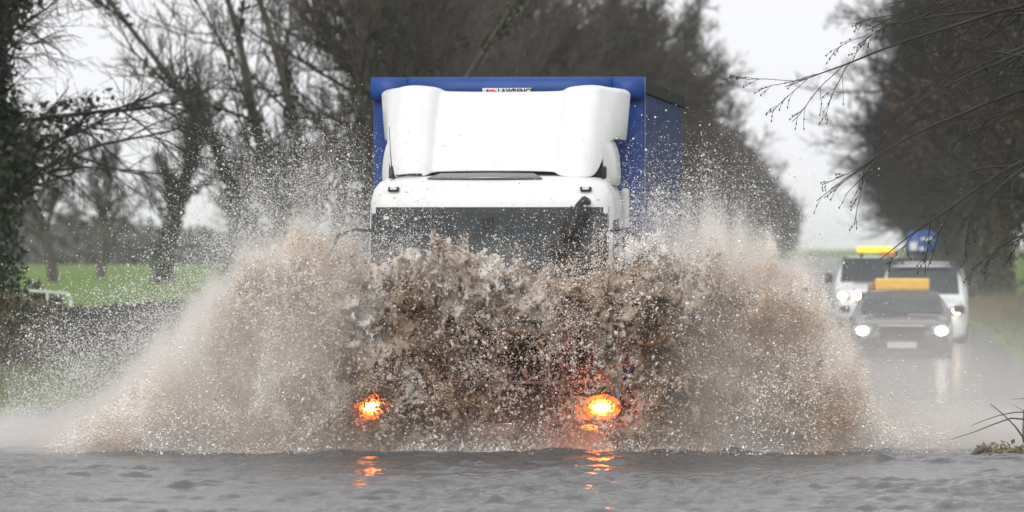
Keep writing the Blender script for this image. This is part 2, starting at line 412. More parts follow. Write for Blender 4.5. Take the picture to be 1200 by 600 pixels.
def make_tree(seed, height=10., base_r=.22, stems=None, limbs=14, sub=8, tw=8, tw2=6, limb_ang=.8, limb_len=.5, up=.5, droop=0.,
              twig_r=.006, m_twig='twig', ivy=0, ivy_h=.6, ivy_r=.35, russet=0, lean=(0, 0), t0=.2, ivy_size=.06, limb_r=.09):
    """meshes of one bare tree about its foot: (trunk, crown, ivy or None, russet or None)"""
    rng = np.random.default_rng(seed)
    if stems is None: stems = [(lean[0], lean[1], 1.0)]
    ns = len(stems)
    D = np.array([(sx, sy, 1.0) for sx, sy, _ in stems]); Ln = np.array([s[2] for s in stems]) * height
    P0, R0 = polylines(rng, rng.normal(0, .08, (ns, 3)) * (1, 1, 0) * (ns > 1), D, Ln, np.full(ns, base_r / max(1, ns) ** .35), np.full(ns, .02), 9, .07, (0, 0, up * .3))
    s, d, l, r = spawn(rng, P0, R0, Ln, max(2, limbs // ns), t0, .97, limb_ang, .22, limb_len)
    P1, R1 = polylines(rng, s, d, l, np.minimum(r * .6, limb_r), np.full(len(l), twig_r * 1.8), 7, .11, (0, 0, up))
    s, d, l, r = spawn(rng, P1, R1, l, sub, .12, 1., .75, .25, .52)
    P2, R2 = polylines(rng, s, d, l, np.minimum(r * .65, .035), np.full(len(l), twig_r * 1.2), 5, .14, (0, 0, up * .6 - droop))
    s, d, l, r = spawn(rng, P2, R2, l, tw, .1, 1., .7, .25, .55)
    P3, R3 = polylines(rng, s, d, l, np.minimum(r * .7, twig_r * 1.8), np.full(len(l), twig_r * .8), 3, .15, (0, 0, up * .7 - droop))
    parts = [tube_arrays(P1, R1, 5), tube_arrays(P2, R2, 4), tube_arrays(P3, R3, 3)]
    P4 = P3
    if tw2:
        s, d, l, r = spawn(rng, P3, R3, l, tw2, .1, 1., .65, .25, .6)
        P4, R4 = polylines(rng, s, d, l, np.minimum(r * .8, twig_r), np.full(len(l), twig_r * .55), 1, .15, (0, 0, up * .6 - droop * 1.5))
        parts.append(tube_arrays(P4, R4, 3))
    V, q = tube_arrays(P0, R0, 9); trunk = np_mesh('trunk', V, q, M['bark'])
    V, q = merge(parts); crown = np_mesh('crown', V, q, M[m_twig])
    iv = rs = None
    if ivy:
        zc = rng.uniform(0, 1, ivy) ** 1.0 * ivy_h
        k = zc * 9; i = np.minimum(k.astype(int), 8); f = (k - i)[:, None]; b = rng.integers(0, ns, ivy)
        C = P0[b, i] * (1 - f) + P0[b, i + 1] * f
        clump = rng.normal(0, 1, (60, 3)); rad = ivy_r * (1.15 - .5 * zc / ivy_h)[:, None]
        nn = int(ivy * .45); j = rng.integers(0, len(P1), nn)                        # some climbs out along the limbs
        tt = rng.integers(0, 4, nn); C[:nn] = P1[j, tt]; rad[:nn] *= .55
        C = C + unit(rng.normal(size=(ivy, 3))) * rng.uniform(.25, 1, (ivy, 1)) ** .6 * rad
        V, q = leaf_quads(rng, C, ivy_size); iv = np_mesh('ivy', V, q, M['ivy'])
    if russet:
        tips = P4[:, -1]; c0 = tips[rng.integers(0, len(tips), max(1, russet // 60))]
        C = c0[rng.integers(0, len(c0), russet)] + rng.normal(0, .28, (russet, 3))
        V, q = leaf_quads(rng, C, .05); rs = np_mesh('dead_leaves', V, q, M['russet'])
    return trunk, crown, iv, rs

def plant(name, meshes, loc, rz, label, cat='tree', group=None, sc=1.0):
    o = empty(name, loc, rz); o.scale = (sc, sc, sc); tag(o, label, cat, group)
    for nm, me in zip(('trunk', 'crown', 'ivy', 'dead_leaves'), meshes):
        if me: link(nm, me, o)
    return o

def foot(X, Y): return float(ground_height(np.array([X], float), np.array([Y], float))[0]) - .06

# tree by the hedge, ivy-clad, drooping branch ends
T_hedge = make_tree(5, 9.5, .34, limbs=26, sub=10, tw=8, tw2=5, limb_ang=1.0, limb_len=.40, up=.25, droop=.30, twig_r=.0058, limb_r=.045,
                    m_twig='twig_dark', ivy=26000, ivy_h=.8, ivy_r=.75, t0=.12)
plant('ivy_clad_tree', T_hedge, (-8.25, 97, foot(-8.25, 97)), .6, 'dark ivy-clad bare tree with drooping branches beside the clipped hedge end')
# the big many-stemmed tree above the lorry's flank
T_vase = make_tree(21, 11.5, .22, stems=[(-.52, .1, .85), (-.34, -.2, 1.), (-.16, .25, 1.05), (.05, -.1, 1.1), (.28, .2, 1.05), (.5, -.1, 1.), (.66, .1, .9)],
                   limbs=72, sub=8, tw=6, tw2=4, limb_ang=.6, limb_len=.34, up=.7, twig_r=.006, limb_r=.032, ivy=9000, ivy_h=.42, ivy_r=.3, t0=.14)
plant('many_stemmed_tree', T_vase, (-3.9, 124, foot(-3.9, 124)), .2, 'large bare tree with many fanning stems and green ivy at its fork')

# receding rows
row_a = [make_tree(31, 10.5, .24, limbs=40, sub=10, tw=7, tw2=4, limb_ang=.85, limb_len=.42, up=.6, twig_r=.009, t0=.06, ivy=1500, ivy_h=.5, ivy_r=.3, ivy_size=.09),
         make_tree(32, 10., .26, limbs=40, sub=10, tw=7, tw2=4, limb_ang=.95, limb_len=.40, up=.5, twig_r=.009, t0=.06),
         make_tree(33, 10.2, .22, stems=[(-.2, .1, 1), (.22, -.1, .95), (.02, .25, .9)], limbs=39, sub=10, tw=7, tw2=4, limb_ang=.8, limb_len=.4, up=.6, twig_r=.009, t0=.05, m_twig='twig_purple')]
rr = random.Random(8)
d = 142.0; i = 0
while d < 1350 and i < 46:
    X = 4.17 + .0525 * (d - 218) - 2.6 + rr.uniform(-.9, .5) + max(0, (190 - d) / 50) * .9
    sc = rr.uniform(.92, 1.08) * (.80 + .2 * min(1, (d - 138) / 50) if d < 215 else 1.10 - .4 * max(0, min(1, (d - 850) / 450)))
    plant('roadside_tree', row_a[(i * 2 + (i // 3)) % 3], (X, d, foot(X, d)), rr.uniform(0, 6.28),
          ('bare row tree with ivy low on its trunk, in the line behind the lorry', 'bare spreading grey-brown tree in the row receding behind the lorry', 'purplish bare tree forking near the ground in the row behind the lorry')[(i * 2 + (i // 3)) % 3], group='bare trees in the row behind the lorry', sc=sc)
    d *= 1.045 if d < 320 else 1.06
    i += 1
row_b = [make_tree(41, 12.5, .32, limbs=40, sub=10, tw=7, tw2=4, limb_ang=1.0, limb_len=.46, up=.35, twig_r=.010, t0=.16, m_twig='twig_dark', ivy=9000, ivy_h=.75, ivy_r=.7, ivy_size=.10),
         make_tree(42, 12., .30, limbs=40, sub=10, tw=7, tw2=4, limb_ang=.95, limb_len=.48, up=.4, twig_r=.010, t0=.18, m_twig='twig_dark', ivy=5000, ivy_h=.7, ivy_r=.5, ivy_size=.10)]
d = 205.0; i = 0
while d < 560 and i < 26:
    X = 15.6 + .056 * (d - 200) + rr.uniform(-.6, .9)
    plant('tall_roadside_tree', row_b[i % 2], (X, d, foot(X, d)), rr.uniform(0, 6.28),
          ('tall dark tree thick with ivy in the row behind the vehicle queue', 'tall dark bare tree with little ivy in the row behind the vehicle queue')[i % 2], group='dark trees in the row behind the vehicles', sc=rr.uniform(.9, 1.05))
    d *= 1.055; i += 1
T_dark = make_tree(51, 11.5, .36, limbs=34, sub=9, tw=8, tw2=3, limb_ang=1.05, limb_len=.42, up=.2, droop=.1, twig_r=.009, t0=.1, m_twig='twig_dark',
                   ivy=34000, ivy_h=.9, ivy_r=1.25, ivy_size=.085, russet=9000)
plant('russet_leaved_tree', T_dark, (13.6, 142, foot(13.6, 142)), 1.3, 'dark ivy-covered tree keeping rust-brown dead leaves, beside the white van')
plant('ivy_covered_tree', T_dark, (15.8, 176, foot(15.8, 176)), 3.9, 'dense dark ivy-covered tree behind the blue roadside sign', sc=1.05)

# tree standing beside the road near the lorry; only its overhanging boughs reach into view
def near_tree():
    rng = np.random.default_rng(77)
    o = empty('overhanging_tree', (7.6, 61.5, foot(7.6, 61.5))); tag(o, 'bare tree whose thin dark branches hang over the road by the debris', 'tree')
    P0, R0 = polylines(rng, np.zeros((1, 3)), np.array([[-.05, .05, 1]]), np.array([9.]), np.array([.24]), np.array([.05]), 8, .05, (0, 0, .1))
    V, q = tube_arrays(P0, R0, 10); link('trunk', np_mesh('trunk', V, q, M['bark']), o)
    # hand-placed boughs: start on the trunk, end where the photo shows their tips
    S, D, Ln, tr = [], [], [], []
    for z0, tip in ((3.0, (1120, 30)), (4.2, (905, -2)), (4.5, (1045, 70)), (3.9, (960, 175)), (3.6, (1010, 205)), (4.9, (1050, 15)), (4.6, (1080, -30)), (3.3, (1085, 190)), (4.3, (1050, 110)), (3.8, (1120, 110)), (5.2, (1000, -30)), (4.4, (1070, 95)), (4.0, (1095, 60)), (3.4, (1130, 150)), (4.7, (1040, 40)), (5.0, (1105, 10)), (3.1, (1150, 230)), (4.1, (1150, 20))):
        dd = rng.uniform(60.3, 62.5); t = at(*tip, dd); s = Vector((7.55, 61.5, z0)); v = t - s
        S.append((0, 0, z0 - o.location.z)); D.append(tuple(v.normalized() + Vector((0, 0, .22)))); Ln.append(v.length * 1.02); tr.append(0)
    S, D, Ln = np.array(S), np.array(D), np.array(Ln)
    P1, R1 = polylines(rng, S, D, Ln, np.full(len(S), .045), np.full(len(S), .004), 16, .05, (0, 0, -.55))
    s, dd, l, r = spawn(rng, P1, R1, Ln, 9, .30, .98, .5, .2, .26, (-.15, 0, -.2))
    P2, R2 = polylines(rng, s, dd, l, np.minimum(r * .55, .012), np.full(len(l), .0035), 8, .10, (0, 0, -.35))
    s, dd, l, r = spawn(rng, P2, R2, l, 5, .15, 1., .55, .2, .42, (-.05, 0, -.15))
    P3, R3 = polylines(rng, s, dd, l, np.minimum(r * .7, .006), np.full(len(l), .0028), 5, .13, (0, 0, -.35))
    V, q = merge([tube_arrays(P1, R1, 6), tube_arrays(P2, R2, 4), tube_arrays(P3, R3, 3)])
    link('crown', np_mesh('crown', V, q, M['twig_dark']), o)
    # buds along the twigs
    C = np.concatenate([P3[:, -1], P3[:, 3], P2[:, 5]]); n = len(C)
    base = np.array([(1, 0, 0), (-1, 0, 0), (0, 1, 0), (0, -1, 0), (0, 0, 1.6), (0, 0, -1.6)]) * .009
    fc = np.array([(0, 2, 4), (2, 1, 4), (1, 3, 4), (3, 0, 4), (2, 0, 5), (1, 2, 5), (3, 1, 5), (0, 3, 5)])
    V = (C[:, None] + base[None]).reshape(-1, 3); q = (fc[None] + 6 * np.arange(n)[:, None, None]).reshape(-1, 3)
    link('buds', np_mesh('buds', V, q, M['twig_dark']), o)
near_tree()

# trees out in the field and the wood on the skyline
T_f1 = make_tree(61, 9., .25, limbs=18, sub=8, tw=7, tw2=4, limb_ang=.7, limb_len=.42, up=.6, twig_r=.014, t0=.25, ivy=3000, ivy_h=.6, ivy_r=.55, ivy_size=.14)
T_f2 = make_tree(62, 8., .28, limbs=22, sub=8, tw=7, tw2=4, limb_ang=.9, limb_len=.45, up=.5, twig_r=.016, t0=.2)
for px, dd, me, lab, sc in ((62, 300, T_f2, 'pale bare tree standing on the far side of the field near the rail', 1.0),
                            (118, 330, T_f2, 'slender misty bare tree between the two field trees', .9),
                            (190, 290, T_f1, 'field tree with an ivy-thick trunk and upswept bare boughs', 1.0),
                            (262, 360, T_f2, 'faint bare tree half lost in the flying spray beyond the field', .95),
                            (312, 310, T_f2, 'hazy bare tree low behind the many-stemmed tree', .85)):
    X = (px - 600) / F * dd
    plant('field_tree', me, (X, dd, foot(X, dd)), dd, lab, group='bare trees in the field', sc=sc)
rng = np.random.default_rng(91)
C = []
for k in range(150):
    x = rng.uniform(-110, -8); dd = rng.uniform(610, 700); h = rng.uniform(2.6, 4.6) + 1.6 * np.sin(x * .07) ; n = 260
    a = rng.normal(size=(n, 3)) * (2.6, 2.0, h * .45) + (x, dd, h * .5); C.append(a[(a[:, 2] > 0) & (a[:, 2] < h * 1.25)])
V, q = leaf_quads(rng, np.concatenate(C), .52)
tag(link('far_wood', np_mesh('far_wood', V, q, M['far'])), 'misty grey-green wood along the skyline beyond the field', 'wood', kind='stuff')

# ------------------------------------------------------------------ hedges, rail, grass, debris, sign
def hedge(name, pts, width, h, label, m, n, seed, size=.05):
    """bushy hedge along a polyline: woody core and leafy twig shell"""
    rng = np.random.default_rng(seed); pts = np.array(pts, float)
    seg = np.linalg.norm(np.diff(pts, axis=0), axis=1); cum = np.concatenate([[0], np.cumsum(seg)])
    def along(t):
        return np.stack([np.interp(t, cum, pts[:, k]) for k in range(2)], -1)
    o = empty(name, (pts[0, 0], pts[0, 1], 0)); tag(o, label, 'hedge')
    org = np.array([pts[0, 0], pts[0, 1], 0])
    t = rng.uniform(0, cum[-1], n); ctr = along(t); tan = unit(along(np.minimum(t + .05, cum[-1])) - along(np.maximum(t - .05, 0))); nor = np.stack([-tan[:, 1], tan[:, 0]], -1)
    u = rng.uniform(-1, 1, n); v = rng.uniform(0, 1, n)
    shell = rng.random(n) < .75; side = rng.random(n) < .7
    u = np.where(shell & side, np.sign(u) * (1 - np.abs(rng.normal(0, .07, n))), u)
    v = np.where(shell & ~side, 1 - np.abs(rng.normal(0, .05, n)), v)
    bulge = 1 + .10 * np.sin(t * 2.1 + seed) + .06 * np.sin(t * 5.3)
    hh = h * (1 + .05 * np.sin(t * 1.3) + .04 * np.sin(t * 3.7 + 2))
    xy = ctr + nor * (u * width / 2 * bulge)[:, None]
    C = np.concatenate([xy, (v * hh + .05)[:, None]], 1) - org + rng.normal(0, .025, (n, 3))
    V, q = leaf_quads(rng, C, size); link('foliage', np_mesh('foliage', V, q, m), o)
    ns = min(400, int(cum[-1] / .12) + 4); t = rng.uniform(0.05, cum[-1] - .05, ns)
    S = np.concatenate([along(t), np.zeros((ns, 1))], 1) - org + rng.normal(0, width * .12, (ns, 3)) * (1, 1, 0)
    P, R = polylines(rng, S, rng.normal(0, .25, (ns, 3)) + (0, 0, 1), np.full(ns, h * .98), np.full(ns, .018), np.full(ns, .005), 5, .12, (0, 0, .3))
    V, q = tube_arrays(P, R, 4); link('stems', np_mesh('stems', V, q, M['twig_dark']), o)['kind'] = 'stuff'
    tt = np.linspace(.1, cum[-1] - .1, max(6, int(cum[-1] / .5))); c = along(tt); tn = unit(np.gradient(c, axis=0)); nr = np.stack([-tn[:, 1], tn[:, 0]], -1)
    R = []
    for k in range(len(tt)):
        ww = width * .33 * (.55 if k in (0, len(tt) - 1) else 1) * (1 + .1 * math.sin(k * 1.7)); hk = h * .86 * (1 + .04 * math.sin(k * 1.1))
        R.append([np.array([*(c[k] + nr[k] * a * ww), b * hk]) - org for a, b in ((-1, 0.0), (-1.05, .5), (-.85, .93), (0, 1), (.85, .93), (1.05, .5), (1, 0.0))])
    rings('core', R, M['hedge_dark'], o)
    return o
hedge('clipped_hedge', [(-14, 93.5), (-9.5, 92.6), (-6.75, 92.2)], 1.0, 1.12, 'clipped brownish-green hedge ending squarely on the grass verge', M['hedge'], 15000, 4)
hedge('dark_hedge', [(-9.2, 101), (-6.9, 103), (-5.0, 108), (-3.9, 126)], 1.2, .90, 'dark unclipped hedge curving along the verge behind the clipped hedge', M['hedge_dark'], 15000, 6, .06)
hedge('roadside_hedge', [(left_edge(130) - .9, 130), (left_edge(260) - .9, 260), (left_edge(480) - .9, 480)], 1.6, 1.7, 'long bare hedge along the foot of the receding tree row', M['hedge_dark'], 16000, 7, .14)

rail = empty('field_rail', (at(29, 340, 130).x, 130, foot(-10, 130))); tag(rail, 'short white tubular rail standing in the field behind the hedge', 'railing')
top0 = at(29, 340.5, 130) - rail.location; top1 = at(82, 344, 130.6) - rail.location
tube('top_rail', [top0, (top0 + top1) / 2, top1 - Vector((.06, 0, 0)), top1 + Vector((-.01, 0, -.03)), top1 + Vector((.02, 0, -.12))], .028, M['railwhite'], rail)
for f in (0.0, .5, 1.0):
    p = top0.lerp(top1, f) + Vector((.02 if f == 1 else 0, 0, -.02 if f < 1 else -.1)); tube('post', [(p.x, p.y, 0), (p.x, p.y, p.z / 2), (p.x, p.y, p.z)], .024, M['railwhite'], rail)
p0, p1 = top0 + Vector((0, 0, -.22)), top0.lerp(top1, .5) + Vector((0, 0, -.22))
tube('lower_rail', [p0, (p0 + p1) / 2, p1], .018, M['railwhite'], rail)

def bush(name, loc, r, h, n, m, label, seed):
    rng = np.random.default_rng(seed); o = empty(name, loc); tag(o, label, 'bush')
    a = unit(rng.normal(size=(n, 3))) * rng.uniform(.3, 1, (n, 1)) ** .5; a[:, 2] = np.abs(a[:, 2])
    lump = 1 + .25 * np.sin(a[:, 0] * 7 + seed) * np.sin(a[:, 1] * 6)
    V, q = leaf_quads(rng, a * lump[:, None] * (r, r, h), .05); link('foliage', np_mesh('foliage', V, q, m), o)
    k = 26; P, R = polylines(rng, rng.normal(0, .1, (k, 3)) * (1, 1, 0), rng.normal(0, .5, (k, 3)) + (0, 0, 1), np.full(k, h * .9), np.full(k, .015), np.full(k, .005), 4, .12, (0, 0, .2))
    V, q = tube_arrays(P, R, 4); link('stems', np_mesh('stems', V, q, M['twig_dark']), o)['kind'] = 'stuff'
bush('scrub_bush', (at(36, 340, 133).x, 133.5, .2), .45, .95, 2600, M['hedge_dark'], 'small dark bush growing behind the white rail', 3)
bush('scrub_bush', (at(60, 340, 134).x, 134.2, .2), .35, .68, 1800, M['hedge_dark'], 'low dark bush half hidden behind the middle rail post', 5)

def grass(name, n, region, h, m, label, seed):
    rng = np.random.default_rng(seed); x = rng.uniform(region[0], region[1], n * 3); y = rng.uniform(region[2], region[3], n * 3)
    z = ground_height(x, y); ok = z > .015; x, y, z = x[ok][:n], y[ok][:n], z[ok][:n]; k = len(x)
    hh = h * rng.uniform(.4, 1.2, k); a = rng.uniform(0, 6.28, k); wdt = .010; bend = rng.normal(0, .35, (k, 2)) * hh[:, None]
    B = np.stack([x, y, z - .02], -1); dx = np.stack([np.cos(a) * wdt, np.sin(a) * wdt, 0 * a], -1)
    mid = B + np.concatenate([bend * .35, (hh * .6)[:, None]], 1); tip = B + np.concatenate([bend, hh[:, None]], 1)
    V = np.stack([B - dx, B + dx, mid + dx * .7, mid - dx * .7, tip], 1).reshape(-1, 3)
    o = 5 * np.arange(k)[:, None]; T = np.concatenate([o + (0, 1, 2), o + (0, 2, 3), o + (3, 2, 4)])
    tag(link(name, np_mesh(name, V, T, m)), label, 'grass', kind='stuff')
grass('verge_grass', 16000, (-10, -5.0, 66, 100), .16, M['blade'], 'green grass on the verge below the clipped hedge', 1)
grass('bank_grass', 16000, (6.5, 16, 80, 190), .16, M['blade'], 'green grass on the bank beside the queue of vehicles', 2)
grass('dead_grass', 10000, (11.5, 22, 150, 200), .5, M['straw'], 'tall straw-coloured dead grass under the dark trees', 3)
grass('field_edge_grass', 7000, (-14, -4, 118, 150), .4, M['straw'], 'straw-coloured rough grass along the near edge of the field', 4)

# debris caught at the road edge
rng = np.random.default_rng(15)
db = empty('fallen_branch', (4.72, 59.0, .02)); tag(db, 'fallen dead branch with arching twigs sticking out of the water at the road edge', 'branch')
o_ = db.location
limb = [at(1128, 534, 58.6), at(1135, 536, 58.6), at(1142, 531, 58.7), at(1150, 526.5, 58.8), at(1160, 527, 58.9), at(1170, 531, 59), at(1185, 535, 59), at(1215, 533, 59)]
tube('limb', [p - o_ for p in limb], [.006, .016, .020, .024, .024, .028, .032, .034], M['bark'], db)
for pts, r in (([(1200, 514), (1190, 500), (1175, 485), (1160, 473)], .009), ([(1206, 535), (1199, 515), (1199, 495), (1200, 480)], .011), ([(1207, 492), (1185, 490), (1165, 497), (1140, 507), (1114, 515)], .008),
               ([(1207, 483), (1190, 483), (1170, 487), (1150, 494), (1138, 499)], .006), ([(1186, 529), (1181, 519), (1172, 516)], .006), ([(1215, 468), (1200, 467), (1184, 468)], .004), ([(1208, 500), (1199, 481), (1186, 474)], .004)):
    dd = 59 + rng.uniform(-.15, .25); P = [at(x, y, dd) - o_ for x, y in pts]
    tube('twig', P, list(np.linspace(r, r * .35, len(P))), M['twig_dark'], db, 5)
n = 1500
C = np.stack([rng.uniform(4.4, 5.6, n), rng.normal(59.1, .22, n), np.abs(rng.normal(0, .035, n))], -1)
V, q = leaf_quads(rng, C, .028)
tag(link('sodden_grass', np_mesh('sodden_grass', V, q, M['straw'])), 'sodden tuft of yellowed grass under the fallen branch', 'grass', kind='stuff')

def clod(px, py, w, h, label, seed):
    d_ = CAM_H * F / (py - HORIZON); p = at(px, py, d_); rng = np.random.default_rng(seed)
    bm = bmesh.new(); bmesh.ops.create_icosphere(bm, subdivisions=3, radius=1)
    k = rng.normal(0, 3, (3, 3))
    for v in bm.verts:
        c = np.array(v.co); s = 1 + .18 * math.sin(k[0] @ c) + .12 * math.sin(k[1] @ c * 1.7 + 1); v.co = Vector((v.co.x * w * s, v.co.y * w * .7 * s, v.co.z * h * s))
    o = bm_link('floating_clod', bm, M['clod'], None, True); o.location = (p.x, p.y, .01)
    return tag(o, label, 'debris')
clod(108, 553, .055, .03, 'dark clod of mud floating alone on open water', 1)
clod(881, 566, .055, .026, 'dark floating leaf clump in the water in front of the bow wave', 2)

def sign_post():
    p = at(1080, 297, 166); o = empty('roadside_sign', (p.x, p.y, foot(p.x, p.y))); tag(o, 'blue roadside sign panel with white marks behind the vehicles', 'sign')
    z0 = p.z - o.location.z; z1 = z0 + .6
    pts = rrect(.40, z0, z1, .16, 0, 6)
    rings('panel', [[(x, -.015, z) for x, z, _ in pts], [(x, .015, z) for x, z, _ in pts]], M['signblue'], o)
    box('marking', -.32, -.12, -.022, -.017, z0 + .08, z0 + .3, M['signwhite'], o, 0)
    box('marking', -.06, .10, -.022, -.017, z0 + .08, z0 + .17, M['signwhite'], o, 0)
    box('marking', -.02, .30, -.022, -.017, z0 + .36, z0 + .42, M['signwhite'], o, 0)
    for x in (-.25, .25): tube('post', [(x, .05, 0), (x, .05, z0), (x, .05, z1 - .1)], .03, M['pole'], o)
sign_post()

# ------------------------------------------------------------------ the lorry
TX, TY, TZ, TYAW = -.23, 60.0, -.30, -math.radians(4.9)
lorry = empty('lorry', (TX, TY, TZ), TYAW); tag(lorry, 'white-cabbed lorry with blue box body ploughing through the flood', 'lorry')
def build_lorry():
    L = lorry
    sec = [(.62, 1.12, .05, 1.95, .10), (.95, 1.17, .01, 1.97, .13), (1.55, 1.18, 0, 1.98, .14), (1.70, 1.18, .01, 1.98, .14), (2.64, 1.165, .125, 1.98, .15),
           (2.72, 1.16, .14, 1.98, .16), (2.82, 1.14, .18, 1.98, .20), (2.89, 1.10, .25, 1.97, .26), (2.935, 1.03, .36, 1.95, .32), (2.955, .9, .52, 1.9, .34), (2.96, .5, .9, 1.6, .3)]
    cab = rings('cab', [rrect(hw, y0, y1, r, z, 8) for z, hw, y0, y1, r in sec], M['white'], L)
    def front_at(z):
        zs = [s[0] for s in sec]; return [float(np.interp(z, zs, [s[k] for s in sec])) for k in (1, 2, 4)]
    def skin(z, off, xmax, n=25):
        hw, y0, r = front_at(z); row = []
        for x in np.linspace(-xmax, xmax, n):
            ax = abs(x); y = y0 if ax < hw - r else y0 + r - math.sqrt(max(0, r * r - (ax - hw + r) ** 2)); row.append((x, y - off, z))
        return row
    sheet('windscreen_surround', [skin(z, .004, 1.15, 41) for z in np.linspace(1.66, 2.648, 8)], M['black'], L)
    ws = sheet('windscreen', [skin(z, .008, 1.14, 41) for z in np.linspace(1.72, 2.59, 8)], M['glass'], L)
    box('permit_sticker', -1.02, -.97, .095, .105, 2.53, 2.56, M['plate'], ws, 0)
    for x0, x1 in ((-.75, -.1), (.2, .9)): tube('wiper', [(x0, -.02, 1.70), ((x0 + x1) / 2, -.02, 1.74), (x1, -.01, 1.80)], .011, M['black'], L)
    # dark centre pillar / instrument seen through the screen
    box('dash_camera', -.06, .04, .086, .096, 2.44, 2.56, M['black'], ws, .01)
    # lower front: grille, bumper, lamps
    sheet('grille', [skin(z, .010, 1.02) for z in np.linspace(.98, 1.58, 6)], M['black'], L)
    for z in np.linspace(1.04, 1.52, 6): box('grille_bar', -.95, .95, -.03, -.012, z - .018, z + .018, M['dirty'], L, .006)
    rings('bumper', [rrect(hw, y0, .55, .14, z, 6) for z, hw, y0 in ((.34, 1.10, .0), (.42, 1.19, -.06), (.88, 1.20, -.07), (.95, 1.17, -.02))], M['dirty'], L)
    for s in (-1, 1):
        hx = s * 1.0
        hb = box('headlamp', hx - .17, hx + .17, -.10, -.04, .60, .84, M['lens'], L, .03)
        il = disc('indicator', (s * 1.105, -.115, .73), .18, .125, M['amber'], L, dome=.03)  # disc made as wide as the lamp's glow
        disc('glow_disc', (s * 1.105, -.150, .73), .13, .085, M['amber_mid'], il, depth=.01)  # middle step of the glow, built as a bright disc
        disc('bulb', (s * 1.105, -.176, .73), .085, .05, M['amber_core'], il, depth=.01)
        disc('fog_lamp', (hx - .02 * s, -.095, .535), .085, .028, M['fog'], L)
        # roof marker lamps
        mk = box('marker_lamp', s * .93 - .055, s * .93 + .055, .14, .20, 2.80, 2.845, M['black'], L, .012)
        box('marker_lens', s * .93 - .032, s * .93 + .032, .128, .14, 2.815, 2.85, M['plate'], mk, .008)
        # side window and door line
        wnd = [[(s * (1.182), .30, 1.75), (s * 1.182, .95, 1.75), (s * 1.182, 1.35, 1.75)], [(s * 1.174, .42, 2.15), (s * 1.174, .95, 2.15), (s * 1.174, 1.35, 2.15)], [(s * 1.17, .50, 2.52), (s * 1.17, .95, 2.54), (s * 1.17, 1.35, 2.54)]]
        sheet('side_window', wnd, M['glass'], L)
        box('door_handle', s * 1.19 - .012, s * 1.19 + .012, 1.15, 1.33, 1.55, 1.60, M['black'], L, .006)
        box('step', s * 1.14 - .08, s * 1.14 + .08, .35, 1.0, .36, .42, M['black'], L, .01)
        # side mirror on its tube loop
        arm = tube('mirror_arm', [(s * 1.10, .16, 2.42), (s * 1.28, .02, 2.43), (s * 1.44, -.05, 2.38), (s * 1.50, -.06, 2.25), (s * 1.48, -.05, 1.85), (s * 1.30, .02, 1.78), (s * 1.16, .10, 1.80)], .017, M['black'], L)
        box('mirror', s * 1.46 - .10, s * 1.46 + .10, -.05, .06, 1.86, 2.24, M['black'], arm, .04)
        wheel(L, s * 1.0, .95, .48, .48, .30)
        wheel(L, s * 1.02, 6.4, .48, .48, .30); wheel(L, s * .70, 6.4, .48, .48, .28)
        # rear collar of the cab roof
        G = []
        for y, xo in ((.85, .10), (1.0, .03), (1.3, 0), (1.9, 0)):
            G.append([(s * (xx - xo), y, zz) for xx, zz in ((1.145, 2.86), (1.15, 3.0), (1.13, 3.25), (1.02, 3.42))])
        sheet('roof_collar', G, M['white'], L, sub=2, solid=.03)
    box('cab_side_corner', 1.14, 1.22, 1.99, 2.12, 2.45, 2.85, M['white'], L, .03)  # white corner piece of the cab side
    # kerb mirror on its dark arm across the screen
    km = tube('kerb_mirror_arm', [(.95, .12, 2.70), (.93, -.02, 2.72), (.88, -.10, 2.66), (.80, -.16, 2.45)], .035, M['black'], L)
    bm = bmesh.new(); bmesh.ops.create_cube(bm, size=1)
    bmesh.ops.scale(bm, vec=(.17, .12, .50), verts=bm.verts); bmesh.ops.bevel(bm, geom=bm.edges[:], offset=.05, segments=3, affect='EDGES')
    k = bm_link('kerb_mirror', bm, M['black'], L, True); k.location = (.815, -.17, 2.44); k.rotation_euler = (0, math.radians(22), 0)
    bm = bmesh.new(); bmesh.ops.create_cube(bm, size=1)
    bmesh.ops.scale(bm, vec=(.26, .12, .22), verts=bm.verts); bmesh.ops.bevel(bm, geom=bm.edges[:], offset=.05, segments=3, affect='EDGES')
    k2 = bm_link('kerb_mirror_head', bm, M['black'], L, True); k2.location = (.72, -.17, 2.24); k2.rotation_euler = (0, math.radians(22), 0)
    # roof hatch ramp and aerial
    sheet('roof_visor', [[(-.62, .30, 2.925), (0, .28, 2.93), (.50, .30, 2.925)], [(-.50, .46, 2.975), (0, .44, 2.98), (.40, .46, 2.975)]], M['steel'], L, solid=.01)
    ae = tube('aerial', [(-.97, .42, 2.95), (-.985, .40, 3.2), (-.995, .38, 3.43)], [.006, .004, .003], M['black'], L, 6)
    tube('aerial_base', [(-.97, .42, 2.93), (-.972, .42, 2.97), (-.975, .42, 3.05)], [.035, .025, .012], M['black'], ae)
    tube('lead', [(-.93, .40, 2.95), (-.8, .40, 2.965), (-.68, .42, 2.965)], .012, M['black'], L)
    # wind deflector
    half = [(0, .11), (.30, .105), (.58, .09), (.625, .07), (.665, -.02), (.80, -.05), (.90, -.04), (.97, .01), (1.01, .09), (1.055, .22), (1.11, .45), (1.17, .75), (1.235, 1.05)]
    zb = [3.0, 3.0, 2.995, 2.985, 2.95, 2.935, 2.935, 2.94, 2.955, 3.05, 3.30, 3.335, 3.31]
    zt = [3.755, 3.757, 3.76, 3.77, 3.80, 3.815, 3.82, 3.815, 3.81, 3.80, 3.795, 3.79, 3.78]
    prof = [(-x, y, b, t) for (x, y), b, t in zip(half[:0:-1], zb[:0:-1], zt[:0:-1])] + [(x, y, b, t) for (x, y), b, t in zip(half, zb, zt)]
    G = []
